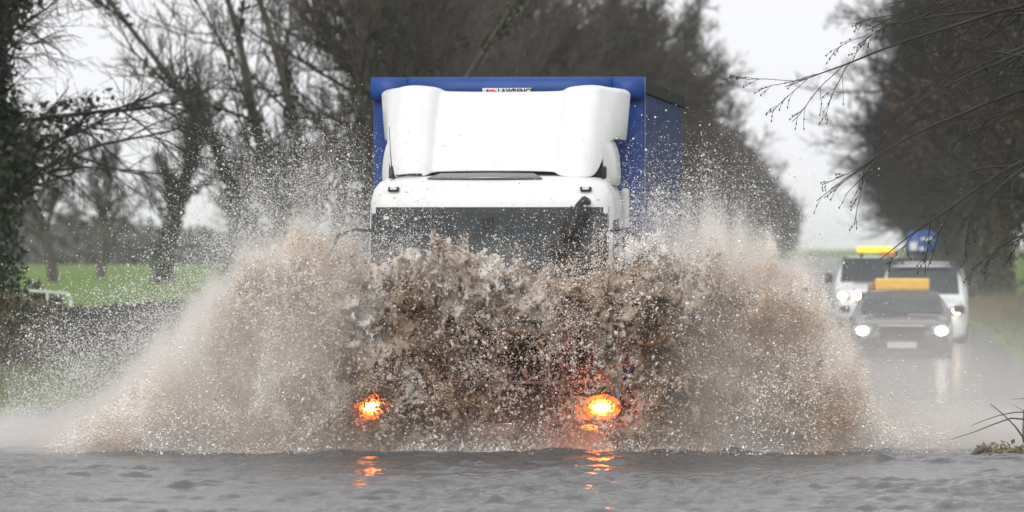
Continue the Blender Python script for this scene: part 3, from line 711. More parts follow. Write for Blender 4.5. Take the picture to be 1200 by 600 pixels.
    for v in (0, .03, .2, .4, .6, .78, .9, .97, 1.0):
        yf = .48 + .92 * v ** 1.25; row = []
        for x, y, b, t in prof:
            sx = .97 + .035 * v ** .8
            z = b + (t - b) * v
            # side walls run straight back: the rake fades out towards the rear edge
            yy = yf + y if y < .12 else yf * (1 - (y - .12) / .93) + (y - .12) / .93 * 1.98 + .11 * (1 - (y - .12) / .93)
            row.append((x * sx, yy, z))
        G.append(row)
    def roll(k, dz, f):
        row = []
        for (x, y, z) in G[8]: row.append((x * f, y + (1.98 - y) * k, z + dz))
        return row
    G += [roll(.10, .022, .985), roll(.4, .035, .965), roll(.9, .03, .955)]
    sheet('wind_deflector', G, M['white'], L, sub=2, solid=.022)
    # black box standing in for the shade in the gap under the deflector
    box('gap_shade', -.70, .62, .62, 1.7, 2.93, 2.985, M['black'], L, .01)
    box('roof_equipment', .72, 1.08, .85, 1.75, 2.92, 3.06, M['black'], L, .03)
    # box body
    box('headboard', -1.34, 1.34, 2.22, 2.30, .95, 3.76, M['blue'], L, .01)
    cap = rings('box_cap', [[(x, y + 2.14, z) for y, z in ((0.02, 3.735), (-.02, 3.80), (-.01, 3.90), (.05, 3.955), (.16, 3.96), (.16, 3.735))] for x in (-1.0, -.4, .1, .6, 1.05)], M['blue'], L)
    for x0, x1 in ((-1.365, -1.003), (1.053, 1.365)):
        rings('cap_corner', [[(x, y + 2.137, z) for y, z in ((0.015, 3.73), (-.025, 3.80), (-.015, 3.90), (.05, 3.958), (.20, 3.962), (.20, 3.73))] for x in (x0, x1)], M['blue'], L)
    box('roof', -1.33, 1.33, 2.31, 9.2, 3.88, 3.93, M['signwhite'], L, .01)
    for s in (-1, 1):
        box('roof_rail', s * 1.335 - .025, s * 1.335 + .025, 2.345, 9.2, 3.80, 3.935, M['railblack'], L, .01)
        box('corner_post', s * 1.335 - .022, s * 1.335 + .022, 2.305, 2.48, .95, 3.725, M['blue'], L, .008)
        n = 60; yy = np.linspace(2.485, 9.15, n); wob = .012 * np.sin(yy * 5.2) + .006 * np.sin(yy * 13)
        cur = sheet('curtain', [[(s * (1.335 + .4 * w_), y, z) for y, w_ in zip(yy, wob)] for z in (1.0, 1.6, 2.4, 3.2, 3.80)], M['curtain'], L)
        for y in np.arange(2.9, 9.0, .62): box('strap', s * 1.355 - .006, s * 1.355 + .006, y - .025, y + .025, .98, 1.5, M['black'], L, .002)
        box('side_rail', s * 1.32 - .03, s * 1.32 + .03, 2.31, 9.2, .86, .98, M['steel'], L, .01)
        box('side_guard', s * 1.28 - .02, s * 1.28 + .02, 2.6, 5.6, .50, .62, M['steel'], L, .01)
        box('tail_lamp', s * 1.1 - .14, s * 1.1 + .14, 9.2, 9.26, .82, .94, M['red'], L, .01)
        box('chassis_rail', s * .42 - .05, s * .42 + .05, .4, 9.1, .62, .84, M['chassis'], L, .01)
    box('rear_door', -1.33, 1.33, 9.13, 9.19, .98, 3.86, M['blue'], L, .01)
    box('box_floor', -1.30, 1.30, 2.31, 9.15, .86, 1.0, M['chassis'], L, .01)
    box('number_plate', -.26, .26, -.085, -.072, .46, .57, M['plate'], L, .004)
    # maker's sticker on the cap
    st = box('maker_plate', -.245, .245, 2.098, 2.116, 3.70, 3.845, M['plate'], L, .002)
    a = np.arange(16) * 2 * np.pi / 16
    for rx, y, m_ in ((.052, 2.094, 'red'),):
        rings('emblem', [np.stack([-.15 + rx * np.cos(a), np.full(16, yy_), 3.795 + .036 * np.sin(a)], -1) for yy_ in (2.0965, 2.0975, 2.096)], M[m_], st)
    box('emblem_bar', -.205, -.185, 2.094, 2.097, 3.765, 3.83, M['ink'], st, 0)
    text_mesh('lettering', 'LAWRENCE', .066, M['ink'], st, (-.09, 2.0965, 3.793), (math.radians(90), 0, 0), .001, .0025, 1.02)
    text_mesh('lettering', 'DAVID', .066, M['ink'], st, (-.09, 2.0965, 3.735), (math.radians(90), 0, 0), .001, .0025, 1.25)
build_lorry()

# lit indicators throw their amber light into the spray
def lamp_light(name, loc, col, power, r=.06):
    l = bpy.data.lights.new(name, 'POINT'); l.energy = power; l.color = col; l.shadow_soft_size = r
    o = bpy.data.objects.new(name, l); COL.objects.link(o); o.parent = lorry; o.location = loc
lamp_light('indicator_light', (-1.105, -.24, .73), (1.0, .20, .02), 13)
lamp_light('indicator_light', (1.105, -.24, .73), (1.0, .20, .02), 13)

# ------------------------------------------------------------------ following vehicles
def car_section(y, z0, zm, zt, wb, wm, wt):
    h = [(0, z0), (wb * .85, z0), (wb, z0 + .10), (wm, z0 * .55 + zm * .45), (wm * .985, zm), ((wm + wt) / 2 * .995, zm * .5 + zt * .5), (wt, zt - .05), (wt * .86, zt), (wt * .45, zt + .015)]
    pts = [(x, y, z) for x, z in h] + [(0, y, zt + .02)] + [(-x, y, z) for x, z in h[:0:-1]]
    return pts

def make_car(name, label, loc, yaw, W, H, Ln, hood_z, hood_y, roof_y, tail_y, paint, grille_m='black', van=False, roof_w=.72, lamp_kind='head', inner=None):
    o = empty(name, loc, yaw); tag(o, label, 'car' if not van else 'van', None); hw = W / 2
    belt = hood_z + .03
    S = [car_section(0.0, .30, .52, .58, hw * .80, hw * .84, hw * .76), car_section(.08, .24, .60, hood_z - .14, hw * .90, hw * .93, hw * .82),
         car_section(.45, .22, .72, hood_z - .06, hw * .95, hw * .985, hw * .84), car_section(hood_y * .8, .22, .80, hood_z - .01, hw * .96, hw, hw * .85),
         car_section(hood_y, .22, belt - .05, hood_z + .02, hw * .96, hw, hw * .84),
         car_section((hood_y + roof_y) / 2, .22, belt, (hood_z + H) / 2 + .06, hw * .96, hw, hw * (roof_w + .06)),
         car_section(roof_y, .22, belt, H - .03, hw * .96, hw, hw * roof_w), car_section((roof_y + tail_y) / 2, .22, belt, H, hw * .96, hw, hw * roof_w),
         car_section(tail_y, .22, belt, H - .03, hw * .96, hw, hw * (roof_w - .02)), car_section(Ln - .12, .24, belt, (belt + H * (2 if van else 1)) / (3 if van else 2), hw * .94, hw * .96, hw * .70), car_section(Ln, .34, .55, .62, hw * .85, hw * .88, hw * .8)]
    body = rings('body', S, paint, o, sub=2)
    # windscreen, proud of the body skin
    G = []
    for t in np.linspace(0.06, .97, 6):
        y = hood_y + (roof_y - hood_y) * t; z = hood_z + .045 + (H - .015 - hood_z - .045) * t + .05 * math.sin(t * 3.14)
        ww = hw * (.84 + (roof_w - .84) * t) * .97
        G.append([(x * ww, y - .05 + .05 * x * x, z) for x in np.linspace(-1, 1, 9)])
    sheet('windscreen', G, M['glass'], o)
    for s in (-1, 1):
        sheet('side_window', [[(s * hw * 1.005, y, belt + .04) for y in (hood_y + .35, (hood_y + tail_y) / 2, tail_y)],
                              [(s * hw * (.5 + roof_w / 2 + .035), y, (belt + H) / 2) for y in ((hood_y + roof_y) / 2 + .3, (hood_y + tail_y) / 2, tail_y)],
                              [(s * hw * (roof_w + .055), y, H - .10) for y in (roof_y + .15, (hood_y + tail_y) / 2 + .1, tail_y - .1)]], M['glass'], o)
        lamp_z = hood_z - .24
        hl = box('headlight', s * hw * .76 - .19, s * hw * .76 + .19, -.02, .10, lamp_z - .08, lamp_z + .08, M['lens'], o, .04)
        if lamp_kind == 'head':
            disc('bulb', (s * hw * .76, -.035, lamp_z), .10, .075, M['head'], hl)
        elif lamp_kind == 'warm' and s > 0:
            disc('bulb', (s * hw * .76, -.035, lamp_z), .085, .08, M['warm'], hl)
        if inner and s < 0: disc('daytime_lamp', (s * hw * .76 + inner, -.035, lamp_z + .01), .08, .10, M['warm'], hl)
        mr = box('mirror', s * (hw + .11) - .10, s * (hw + .11) + .10, hood_y + .25, hood_y + .37, belt + .03, belt + (.28 if van else .17), M['black'], o, .04)
        wheel(o, s * (hw - .12), .85, .32, .32, .21); wheel(o, s * (hw - .12), Ln - .85, .32, .32, .21)
    gr = box('grille', -hw * .45, hw * .45, -.035, .05, hood_z - .37, hood_z - .15, M[grille_m], o, .02)
    box('badge_bar', -hw * .44, hw * .44, -.045, -.03, hood_z - .165, hood_z - .14, M['chrome'], gr, .005)
    box('number_plate', -.26, .26, -.05, -.02, .40, .51, M['plate'], o, .004)
    box('lower_grille', -hw * .6, hw * .6, -.028, .05, .27, .38, M['black'], o, .02)
    for z_ in (.05,): box('wiper', -.5, .1, hood_y - .06, hood_y - .04, hood_z + .05, hood_z + .07, M['black'], o, .004)
    return o
YAW = -.06
c1 = make_car('dark_car', 'dark car with an amber sign on its roof and lit headlights in the flood', (6.93, 111, -.23), YAW, 1.84, 1.42, 4.6, .95, 1.15, 1.95, 3.6, M['darkcar'])
sg = box('roof_sign', -.48, .50, 2.05, 2.35, 1.42, 1.63, M['roofsign'], c1, .03); box('sign_end', -.60, -.50, 2.08, 2.32, 1.42, 1.54, M['orange'], sg, .02)
c2 = make_car('white_van', 'white van with one glowing lamp close behind the dark car', (8.42, 128, -.21), YAW, 1.84, 1.80, 4.4, 1.12, .85, 1.45, 4.1, M['vanwhite'], van=True, roof_w=.80, lamp_kind='warm')
box('visor_strip', -.62, .62, 1.30, 1.345, 1.755, 1.775, M['black'], c2, .005)
c3 = make_car('white_van', 'white van with dark roof bars wedged between two other white vehicles', (9.25, 139, -.17), YAW, 1.84, 1.80, 4.5, 1.12, .9, 1.5, 4.2, M['vanwhite'], van=True, roof_w=.82, lamp_kind='none')
for s in (-1, 1): box('roof_bar', -.6, .65, 1.9 + .5 * s, 1.95 + .5 * s, 1.84, 1.88, M['black'], c3, .01)
for y in (1.42, 2.42):
    for s in (-1, 1): box('bar_foot', s * .55 - .03, s * .55 + .03, y - .02, y + .03, 1.77, 1.845, M['black'], c3, .005)
c4 = make_car('beacon_van', 'white van with a yellow beacon bar and bright headlights at the back of the queue', (8.8, 152, -.10), YAW, 2.0, 1.84, 4.8, 1.12, .9, 1.5, 4.3, M['vanwhite'], van=True, roof_w=.78, inner=.36)
bc = box('beacon_bar', -.42, .48, 1.9, 2.15, 1.93, 2.08, M['beacon'], c4, .03)
for s in (-.3, .36): box('bar_bracket', s - .04, s + .04, 1.98, 2.06, 1.82, 1.93, M['black'], bc, .01)
box('stop_lamp_panel', .12, .56, 1.82, 1.88, 1.84, 1.94, M['orange'], c4, .01)

# ------------------------------------------------------------------ the splash
rng = np.random.default_rng(123)
PX = np.array([60, 120, 170, 200, 260, 300, 335, 380, 430, 500, 540, 590, 620, 660, 700, 760, 810, 860, 900, 950, 990, 1020, 1060])
PZ = np.array([.18, .40, .76, 1.06, 1.52, 1.86, 2.02, 2.03, 1.98, 2.00, 2.08, 1.95, 1.88, 1.93, 2.00, 2.05, 2.05, 2.02, 1.93, 1.60, 1.10, .55, .25])
def crest(x):
    z = np.interp(x * 122 + 600, PX, PZ); j = .025 * np.sin(6.7 * x + 1.2) + .03 * np.sin(12.9 * x + 2.3) + .03 * np.sin(23.7 * x) + .025 * np.sin(41 * x + .7)
    return z * (1 + j * (.35 + .65 * smooth(.9, 1.9, np.abs(x))))
def centre_y(x, z): return 59.28 - .10 * z + .42 * np.maximum(0, np.abs(x + .05) - 1.25) ** 1.1

def axes(lo, hi, step):
    n = [int(round((b - a) / step)) for a, b in zip(lo, hi)]
    return [np.linspace(a, b, k, dtype=np.float32) for a, b, k in zip(lo, hi, n)], n

def shape_field(X, Y, Z, shape, size, width0, width1, soft, rng):
    nz = fbm(shape, size, .7, rng, 3) - .5
    zt = crest(X) * (1 + .35 * nz)
    inside = smooth(0, soft, zt - Z)
    w = width0 + width1 * np.maximum(0, np.abs(X + .05) - 1.0)
    return inside * np.exp(-((Y - centre_y(X, Z)) / w) ** 2)

def lamp_gap(X, Z, r=.16):
    g = np.zeros_like(X + Z)
    for px in (433, 704): g = g + np.exp(-(((X - (px - 600) / 122) / r) ** 2 + ((Z - .43) / (r * .85)) ** 2))
    return np.clip(1 - .93 * g, 0, 1)

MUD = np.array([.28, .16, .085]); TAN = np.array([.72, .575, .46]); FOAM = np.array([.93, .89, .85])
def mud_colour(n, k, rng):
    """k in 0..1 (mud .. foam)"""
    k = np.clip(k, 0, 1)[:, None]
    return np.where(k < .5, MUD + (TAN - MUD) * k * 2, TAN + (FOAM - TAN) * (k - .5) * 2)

def murky(name, rough, bump):
    """silty water: wet skin over a body that lets part of the light through"""
    m = mat(name, (.3, .2, .15), rough, attr='tint', bump=bump, bscale=55)
    N, L = m.node_tree.nodes, m.node_tree.links; b = N['Principled BSDF']; out = [x for x in N if x.type == 'OUTPUT_MATERIAL'][0]
    at_ = [x for x in N if x.type == 'ATTRIBUTE'][0]
    tr = N.new('ShaderNodeBsdfTranslucent'); L.new(at_.outputs['Color'], tr.inputs['Color'])
    mx_ = N.new('ShaderNodeMixShader'); mx_.inputs[0].default_value = .30
    L.new(b.outputs[0], mx_.inputs[1]); L.new(tr.outputs[0], mx_.inputs[2]); L.new(mx_.outputs[0], out.inputs['Surface'])
    return m

# -- torn sheets of muddy water (iso-surface of a turbulent field)
def build_sheets():
    rng = np.random.default_rng(5)
    lo, hi = (-2.9, 58.55, 0.0), (3.0, 60.0, 2.45); st = .0235
    (ax, ay, az), n = axes(lo, hi, st); size = [b - a for a, b in zip(lo, hi)]
    X, Y, Z = ax[:, None, None], ay[None, :, None], az[None, None, :]
    S = shape_field(X, Y, Z, n, size, .34, .14, .40, rng)
    R = fbm(n, [size[0], size[1], size[2] * .55], .24, rng, 4, .78, ridged=True)
    B = fbm(n, size, .8, rng, 2)
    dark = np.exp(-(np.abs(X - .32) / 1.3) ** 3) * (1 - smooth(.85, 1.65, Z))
    side = smooth(1.5, 2.5, np.abs(X + .05))
    # swirl the turbulence so that it follows no grid
    I = np.indices(n, dtype=np.int32)
    for k in range(3):
        wv = (fbm(n, size, .42, rng, 2) - .5) * .34 / st + (fbm(n, size, .13, rng, 1) - .5) * .09 / st
        I[k] = np.clip(I[k] + wv.astype(np.int32), 0, n[k] - 1)
    R = R[I[0], I[1], I[2]]; R = (R - R.mean()) / R.std()
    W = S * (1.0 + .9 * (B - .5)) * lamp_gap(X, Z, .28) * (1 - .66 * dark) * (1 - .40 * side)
    D = .95 * R + 3.0 * (W - .74)
    D[W < .10] = -1
    D[[0, -1]] = -1; D[:, [0, -1]] = -1; D[:, :, -1] = -1; D[:, :, 0] = -1
    pts = bpy.data.meshes.new('field'); pts.vertices.add(D.size)
    a = pts.attributes.new('dens', 'FLOAT', 'POINT'); a.data.foreach_set('value', np.ascontiguousarray(D.transpose(2, 1, 0)).ravel())
    o = bpy.data.objects.new('field', pts); COL.objects.link(o)
    md = o.modifiers.new('iso', 'NODES'); md.node_group = grid_group(lo, hi, n, True, None)
    dg = bpy.context.evaluated_depsgraph_get(); dg.update()
    me = bpy.data.meshes.new_from_object(o.evaluated_get(dg)); bpy.data.objects.remove(o); bpy.data.meshes.remove(pts)
    nv = len(me.vertices); co = np.empty(nv * 3, np.float32); me.vertices.foreach_get('co', co); co = co.reshape(-1, 3)
    # knock the smooth iso-surface about a little
    co += rng.normal(0, .006, co.shape); me.vertices.foreach_set('co', co.ravel())
    idx = tuple(np.clip(((co[:, k] - lo[k]) / (hi[k] - lo[k]) * (n[k] - 1)).astype(int), 0, n[k] - 1) for k in range(3))
    C1 = fbm(n, [size[0], size[1], size[2] * .6], .40, rng, 3)[idx]; C2 = rng.random(nv)
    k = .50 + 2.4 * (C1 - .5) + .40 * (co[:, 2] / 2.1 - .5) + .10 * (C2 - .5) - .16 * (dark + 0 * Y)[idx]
    me.materials.clear(); me.materials.append(murky('muddy_water', .30, 1.0))
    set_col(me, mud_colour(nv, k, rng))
    me.polygons.foreach_set('use_smooth', np.ones(len(me.polygons), bool)); me.name = 'splash_water'
    tag(link('splash_water', me), 'torn brown sheets of muddy water thrown up before the lorry', 'splash', kind='stuff')
    print('splash faces', len(me.polygons))

def grid_group(lo, hi, n, iso, material):
    """geometry nodes: a voxel grid filled from the point attribute 'dens' (x fastest), as mesh or volume"""
    g = bpy.data.node_groups.new('voxel_grid', 'GeometryNodeTree')
    g.interface.new_socket('Geometry', in_out='INPUT', socket_type='NodeSocketGeometry'); g.interface.new_socket('Geometry', in_out='OUTPUT', socket_type='NodeSocketGeometry')
    N, L = g.nodes, g.links
    gi, go = N.new('NodeGroupInput'), N.new('NodeGroupOutput')
    pos = N.new('GeometryNodeInputPosition'); sep = N.new('ShaderNodeSeparateXYZ'); L.new(pos.outputs[0], sep.inputs[0])
    def m(op, a, b=None):
        q = N.new('ShaderNodeMath'); q.operation = op
        for k, v in enumerate((a, b)):
            if v is None: continue
            if isinstance(v, (int, float)): q.inputs[k].default_value = v
            else: L.new(v, q.inputs[k])
        return q.outputs[0]
    ii = []
    for k in range(3):
        t = m('MULTIPLY', m('SUBTRACT', sep.outputs[k], float(lo[k])), (n[k] - 1) / (hi[k] - lo[k]))
        ii.append(m('MINIMUM', m('MAXIMUM', m('ROUND', t), 0.0), float(n[k] - 1)))
    def im(op, a, b):
        q = N.new('FunctionNodeIntegerMath'); q.operation = op
        for k, v in enumerate((a, b)):
            if isinstance(v, int): q.inputs[k].default_value = v
            else: L.new(v, q.inputs[k])
        return q.outputs[0]
    idx = im('ADD', ii[0], im('MULTIPLY', im('ADD', ii[1], im('MULTIPLY', ii[2], int(n[1]))), int(n[0])))
    at_ = N.new('GeometryNodeInputNamedAttribute'); at_.data_type = 'FLOAT'; at_.inputs['Name'].default_value = 'dens'
    si = N.new('GeometryNodeSampleIndex'); si.data_type = 'FLOAT'; si.domain = 'POINT'
    L.new(gi.outputs[0], si.inputs['Geometry']); L.new(at_.outputs[0], si.inputs['Value']); L.new(idx, si.inputs['Index'])
    vc = N.new('GeometryNodeVolumeCube'); L.new(si.outputs[0], vc.inputs['Density'])
    vc.inputs['Background'].default_value = -1.0 if iso else 0.0
    vc.inputs['Min'].default_value = lo; vc.inputs['Max'].default_value = hi
    for k, ax_ in enumerate('XYZ'): vc.inputs['Resolution ' + ax_].default_value = int(n[k])
    last = vc.outputs[0]
    if iso:
        vm = N.new('GeometryNodeVolumeToMesh'); vm.inputs['Threshold'].default_value = 0.0; vm.inputs['Adaptivity'].default_value = 0.0
        L.new(last, vm.inputs[0]); last = vm.outputs[0]
    if material:
        sm = N.new('GeometryNodeSetMaterial'); sm.inputs['Material'].default_value = material; L.new(last, sm.inputs[0]); last = sm.outputs[0]
    L.new(last, go.inputs[0])
    return g
build_sheets()

# -- clots and flecks: stretched lumps, each its own small solid
def sample_grid(P, ax, count, rng):
    c = np.cumsum(P.ravel().astype(np.float64)); i = np.searchsorted(c, rng.random(count) * c[-1]); i = np.minimum(i, P.size - 1)
    ijk = np.stack(np.unravel_index(i, P.shape), -1); st = np.array([a[1] - a[0] for a in ax])
    return np.array([a[0] for a in ax]) + (ijk + rng.random((count, 3)) - .5) * st, i

def build_flecks():
    rng = np.random.default_rng(6)
    lo, hi = (-4.3, 58.0, 0.0), (4.0, 62.6, 2.8); st = .05
    ax, n = axes(lo, hi, st); size = [b - a for a, b in zip(lo, hi)]
    X, Y, Z = ax[0][:, None, None], ax[1][None, :, None], ax[2][None, None, :]
    S = shape_field(X, Y, Z, n, size, .40, .22, .45, rng)
    T = np.clip((fbm(n, size, .26, rng, 3, .85) - .53) * 7, 0, 1) ** 1.5
    dark = np.exp(-(np.abs(X - .35) / 1.3) ** 3) * (1 - smooth(.75, 1.6, Z))
    side = smooth(1.6, 2.6, np.abs(X + .05))
    C1 = fbm(n, size, .5, rng, 3).ravel()
    P = S * (.01 + T) * lamp_gap(X, Z, .13) * (1 - .35 * dark) * (1 - .97 * side)
    cnt = 46000
    C, i = sample_grid(P, ax, cnt, rng); C = C[:, :]
    C[:, 2] = np.maximum(C[:, 2], .005)
    r = np.exp(rng.normal(math.log(.0062), .60, cnt)).clip(.004, .032)
    base = np.array([(1, 0, 0), (-1, 0, 0), (0, 1, 0), (0, -1, 0), (0, 0, 1), (0, 0, -1)], float)
    fc = np.array([(0, 2, 4), (2, 1, 4), (1, 3, 4), (3, 0, 4), (2, 0, 5), (1, 2, 5), (3, 1, 5), (0, 3, 5)])
    # long axis roughly along the throw: up and outward
    a = unit(np.stack([np.sign(C[:, 0]) * .35 + C[:, 0] * .2, rng.normal(-.2, .4, cnt), np.full(cnt, .9)], -1) + rng.normal(0, .7, (cnt, 3)))
    b = unit(np.cross(a, rng.normal(size=(cnt, 3)))); c = np.cross(a, b)
    el = np.exp(rng.normal(.25, .38, cnt))
    A = np.stack([a * (r * el)[:, None], b * (r / el ** .4)[:, None], c * (r / el ** .5 * .9)[:, None]], 1)
    V = C[:, None, :] + np.einsum('vk,nkj->nvj', base, A) * rng.uniform(.75, 1.25, (cnt, 6, 1))
    q = (fc[None] + 6 * np.arange(cnt)[:, None, None]).reshape(-1, 3)
    me = np_mesh('splash_flecks', V, q, murky('fleck_water', .25, 0), True)
    k = .55 + 1.7 * (C1[i] - .5) + rng.normal(0, .16, cnt) + .18 * (C[:, 2] / 2.1 - .5) + .25 * (dark + 0 * X + 0 * Y).ravel()[i] + .4 * (side + 0 * Y + 0 * Z).ravel()[i]
    set_col(me, np.repeat(mud_colour(cnt, k, rng), 6, 0))
    tag(link('splash_flecks', me), 'clots and flecks of brown and white water bursting from the splash', 'splash', kind='stuff')
build_flecks()

# -- fine droplets: true little spheres
def droplet_group(material):
    g = bpy.data.node_groups.new('droplets', 'GeometryNodeTree')
    g.interface.new_socket('Geometry', in_out='INPUT', socket_type='NodeSocketGeometry'); g.interface.new_socket('Geometry', in_out='OUTPUT', socket_type='NodeSocketGeometry')
    N, L = g.nodes, g.links; gi, go = N.new('NodeGroupInput'), N.new('NodeGroupOutput')
    mp = N.new('GeometryNodeMeshToPoints'); a = N.new('GeometryNodeInputNamedAttribute'); a.data_type = 'FLOAT'; a.inputs['Name'].default_value = 'size'
    sm = N.new('GeometryNodeSetMaterial'); sm.inputs['Material'].default_value = material
    L.new(gi.outputs[0], mp.inputs['Mesh']); L.new(a.outputs[0], mp.inputs['Radius']); L.new(mp.outputs[0], sm.inputs[0]); L.new(sm.outputs[0], go.inputs[0])
    return g

def build_droplets():
    rng = np.random.default_rng(9); pts, rad = [], []
    lo, hi = (-5.0, 58.2, 0.0), (4.6, 63.5, 3.6); st = .08
    ax, n = axes(lo, hi, st); size = [b - a for a, b in zip(lo, hi)]
    X, Y, Z = ax[0][:, None, None], ax[1][None, :, None], ax[2][None, None, :]
    over = Z - crest(X)
    halo = (1 - .6 * np.exp(-((X + .2) / 1.2) ** 4)) * np.exp(-np.maximum(over, 0) / .22) * np.exp(-((Y - centre_y(X, Z) - .7) / 1.0) ** 2) * smooth(-.5, .0, over)
    clump = np.clip((fbm(n, size, .5, rng, 3, .75) - .42) * 5, 0.02, 1.5)
    C, _ = sample_grid(halo * clump, ax, 80000, rng); pts.append(C); rad.append(np.exp(rng.normal(math.log(.0023), .55, len(C))))
    top = 1 - smooth(2.2, 3.5, Z)
    # fine drifting fan over both shoulders of the splash
    px = np.where(X < 0, X * 122 + 600, 0 * X)
    fan = np.exp(-np.maximum(over, 0) / np.where(X < 0, .72, .42)) * smooth(-.4, .1, over) * (np.exp(-((X + 2.4) / 1.15) ** 2) * 1.2 + .9 * np.exp(-((X - 1.9) / .95) ** 2)) * np.exp(-((Y - 60.8) / 1.2) ** 2) * top
    C, _ = sample_grid(fan * (.15 + clump), ax, 90000, rng); pts.append(C); rad.append(np.exp(rng.normal(math.log(.0021), .50, len(C))))
    # low droplets drifting out over the verge
    low = np.exp(-((X + 3.9) / .8) ** 2) * np.exp(-((Z - .75) / .6) ** 2) * np.exp(-((Y - 61.0) / 1.2) ** 2)
    C, _ = sample_grid(low * (.3 + clump), ax, 22000, rng); pts.append(C); rad.append(np.exp(rng.normal(math.log(.0026), .5, len(C))))
    # droplets through the body of the splash
    body = shape_field(X, Y, Z, n, size, .55, .35, .5, rng) * lamp_gap(X, Z, .15) * (1 - .8 * np.exp(-((X - .45) / 1.1) ** 2) * (1 - smooth(.7, 1.4, Z)))
    C, _ = sample_grid(body * (.04 + clump), ax, 30000, rng); pts.append(C); rad.append(np.exp(rng.normal(math.log(.0031), .55, len(C))))
    grey = [np.tile(np.array([c]), (len(p), 1)) for p, c in zip(pts, ((.70, .67, .64), (.70, .69, .68), (.70, .69, .68), (.70, .60, .52)))]
    # foamy grain: dense fine drops in torn, lacy clumps that make up the froth and the soft shoulders
    lo, hi = (-4.4, 58.25, 0.0), (4.2, 61.9, 2.7); st = .036
    ax, n = axes(lo, hi, st); size = [q - p for p, q in zip(lo, hi)]
    X, Y, Z = ax[0][:, None, None], ax[1][None, :, None], ax[2][None, None, :]
    side = smooth(1.3, 2.3, np.abs(X + .05)); B = fbm(n, size, .75, rng, 3, .6)
    dark = np.exp(-(np.abs(X - .35) / 1.3) ** 3) * (1 - smooth(.75, 1.6, Z))
    Rg = fbm(n, [size[0], size[1], size[2] * .6], .34, rng, 4, .85, ridged=True)
    I = np.indices(n, dtype=np.int16)
    for k in range(3):
        wv = (fbm(n, size, .5, rng, 2) - .5) * .36 / st + (fbm(n, size, .15, rng, 1) - .5) * .12 / st
        I[k] = np.clip(I[k] + wv.astype(np.int16), 0, n[k] - 1)
    Rg = Rg[I[0], I[1], I[2]]; Rg = (Rg - Rg.mean()) / Rg.std(); del I
    wide = .40 + .30 * np.maximum(0, np.abs(X + .05) - 1.0); zt = crest(X) * (1 + .45 * (B - .5))
    env = smooth(-.04, .30, zt - Z) * np.exp(-((Y - centre_y(X, Z) - .15 * side) / wide) ** 2)
    lace = np.clip(Rg - .70 + .45 * side, 0, 2.5) ** 1.3 + .10 * side + .012
    foam = env * lace * (.62 + .38 * side) * (1 - .84 * dark) * np.clip((B - .30) * 3.5, .15, 1.3) * lamp_gap(X, Z, .155)
    skirt = np.exp(-Z / .06) * np.exp(-((Y - 58.55) / .22) ** 2) * smooth(3.5, 2.6, np.abs(X + .1)) * .35
    C, i = sample_grid(foam + skirt * np.clip(B, .2, 1), ax, 900000, rng); pts.append(C); rad.append(np.exp(rng.normal(math.log(.0027), .50, len(C))))
    k = .68 + 3.0 * (fbm(n, size, .6, rng, 3).ravel()[i] - .5) + rng.normal(0, .14, len(C)) + .22 * (side + 0 * Y + 0 * Z).ravel()[i]
    grey.append(mud_colour(len(C), k, rng)); grey = np.concatenate(grey)
    P = np.concatenate(pts); r = np.clip(np.concatenate(rad), .002, .014); P[:, 2] = np.maximum(P[:, 2], .01)
    # keep clear of the inside of the lorry
    c, s = math.cos(-TYAW), math.sin(-TYAW); lx = (P[:, 0] - TX) * c - (P[:, 1] - TY) * s; ly = (P[:, 0] - TX) * s + (P[:, 1] - TY) * c
    ok = ~((np.abs(lx) < 1.22) & (ly > -.05)) ; P, r, grey = P[ok], r[ok], grey[ok]
    me = bpy.data.meshes.new('spray_droplets'); me.vertices.add(len(P)); me.vertices.foreach_set('co', P.astype(np.float32).ravel())
    a = me.attributes.new('size', 'FLOAT', 'POINT'); a.data.foreach_set('value', r.astype(np.float32)); set_col(me, grey)
    dm = mat('droplet_water', (.66, .65, .64), .45, attr='tint', spec=.3); me.materials.append(dm)
    o = link('spray_droplets', me); md = o.modifiers.new('droplets', 'NODES'); md.node_group = droplet_group(dm)
    tag(o, 'fine pale droplets flying around and above the splash', 'spray', kind='stuff')
build_droplets()

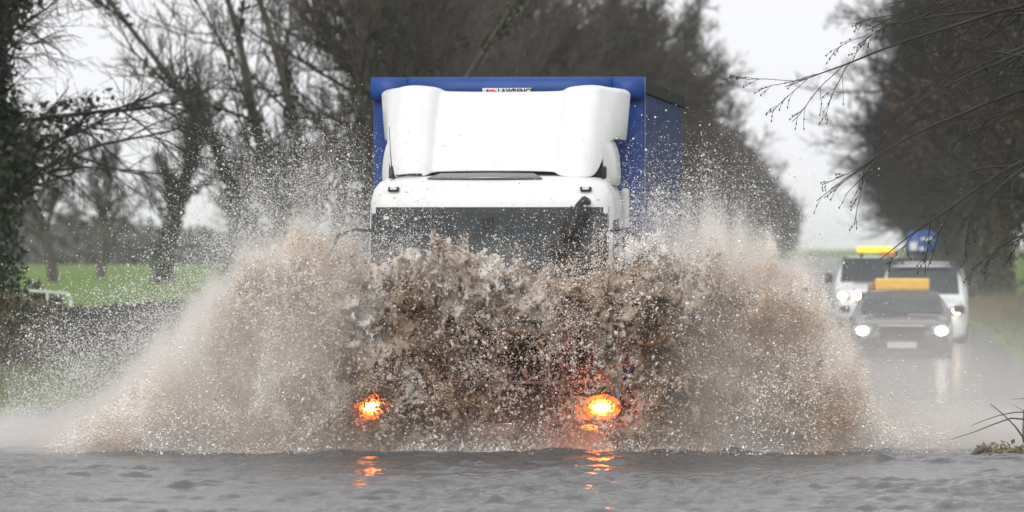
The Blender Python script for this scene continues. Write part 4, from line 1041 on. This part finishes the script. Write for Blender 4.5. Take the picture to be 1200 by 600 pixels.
# -- soft mist of spray (volume)
def build_mist():
    rng = np.random.default_rng(12)
    lo, hi = (-6.5, 58.0, 0.0), (6.5, 67.0, 3.2); st = .10
    ax, n = axes(lo, hi, st); size = [b - a for a, b in zip(lo, hi)]
    X, Y, Z = ax[0][:, None, None], ax[1][None, :, None], ax[2][None, None, :]
    B = fbm(n, size, .9, rng, 4, .6)
    zt = crest(X) * (1 + .5 * (B - .5)); ins = smooth(-.25, .35, zt - Z)
    sideL = smooth(1.0, 2.5, -(X + .05)); sideR = smooth(1.1, 2.6, X)
    yc = centre_y(X, Z) + .15
    plume = ins * (sideL * 1.7 + sideR * 1.1) * np.exp(-((Y - yc) / .85) ** 2)
    front = ins * np.exp(-((Y - yc + .3) / .45) ** 2) * smooth(.9, 1.9, Z) * (1 - sideL) * (1 - sideR) * .22
    halo = (1 - .8 * np.exp(-((X + .2) / 1.25) ** 4)) * np.exp(-np.maximum(Z - crest(X), 0) / .40) * smooth(-.6, .2, Z - crest(X)) * np.exp(-((X + .2) / 3.2) ** 4) * np.exp(-((Y - 60.8) / 1.3) ** 2) * .14
    base = np.exp(-Z / .16) * np.exp(-((X + .3) / 4.6) ** 6) * np.exp(-((Y - 59.4) / 1.2) ** 2) * 2.0 * smooth(58.3, 58.7, Y + 0 * X)
    wake = np.exp(-Z / .55) * np.exp(-((Y - 64.) / 2.0) ** 2) * (np.exp(-((X - 3.9) / 1.5) ** 2) * .8 + np.exp(-((X + 3.6) / 1.6) ** 2) * .30)
    veil = np.exp(-(Z / .85) ** 2) * smooth(2.6, 3.6, X + 0 * Z) * np.exp(-((Y - 64.) / 2.2) ** 2) * .42
    D = (veil * (.5 + B) + plume * 3.8 * np.clip((B - .30) * 3.2, .05, 1.6) + front * np.clip((B - .32) * 4, 0, 1.5) + halo * (.4 + B) + base * (.3 + B) + wake * (.4 + B))
    D *= lamp_gap(X, Z, .2)
    for ax_ in range(3):
        sl = [slice(None)] * 3
        for e in (0, -1): sl[ax_] = e; D[tuple(sl)] = 0 if not (ax_ == 2 and e == 0) else D[tuple(sl)]
    me = bpy.data.meshes.new('spray_mist'); me.vertices.add(D.size)
    me.vertices.foreach_set('co', np.tile(np.array([0, 60, .5], np.float32), D.size))
    a = me.attributes.new('dens', 'FLOAT', 'POINT'); a.data.foreach_set('value', np.ascontiguousarray(D.transpose(2, 1, 0)).astype(np.float32).ravel())
    m = bpy.data.materials.new('mist'); m.use_nodes = True; N, L = m.node_tree.nodes, m.node_tree.links; N.clear()
    pv = N.new('ShaderNodeVolumePrincipled'); pv.inputs['Color'].default_value = (.965, .93, .90, 1); pv.inputs['Density'].default_value = 1.0
    pv.inputs['Density Attribute'].default_value = 'density'; pv.inputs['Anisotropy'].default_value = .2
    out = N.new('ShaderNodeOutputMaterial'); L.new(pv.outputs[0], out.inputs['Volume'])
    me.materials.append(m)
    o = link('spray_mist', me); md = o.modifiers.new('mist', 'NODES'); md.node_group = grid_group(lo, hi, n, False, m)
    tag(o, 'soft pale-brown mist of spray billowing to both sides of the lorry', 'spray', kind='stuff')
build_mist()

# ------------------------------------------------------------------ wet air
hz = bpy.data.materials.new('wet_air'); hz.use_nodes = True; N, L = hz.node_tree.nodes, hz.node_tree.links; N.clear()
pv = N.new('ShaderNodeVolumePrincipled'); pv.inputs['Color'].default_value = (.95, .96, .98, 1); pv.inputs['Density'].default_value = .00016; pv.inputs['Anisotropy'].default_value = .1
out = N.new('ShaderNodeOutputMaterial'); L.new(pv.outputs[0], out.inputs['Volume'])
h = box('haze', -3100, 3100, -60, 6100, -1.5, 16, hz, None, 0)
tag(h, 'pale wet winter air thickening over the distance', 'haze', kind='stuff')
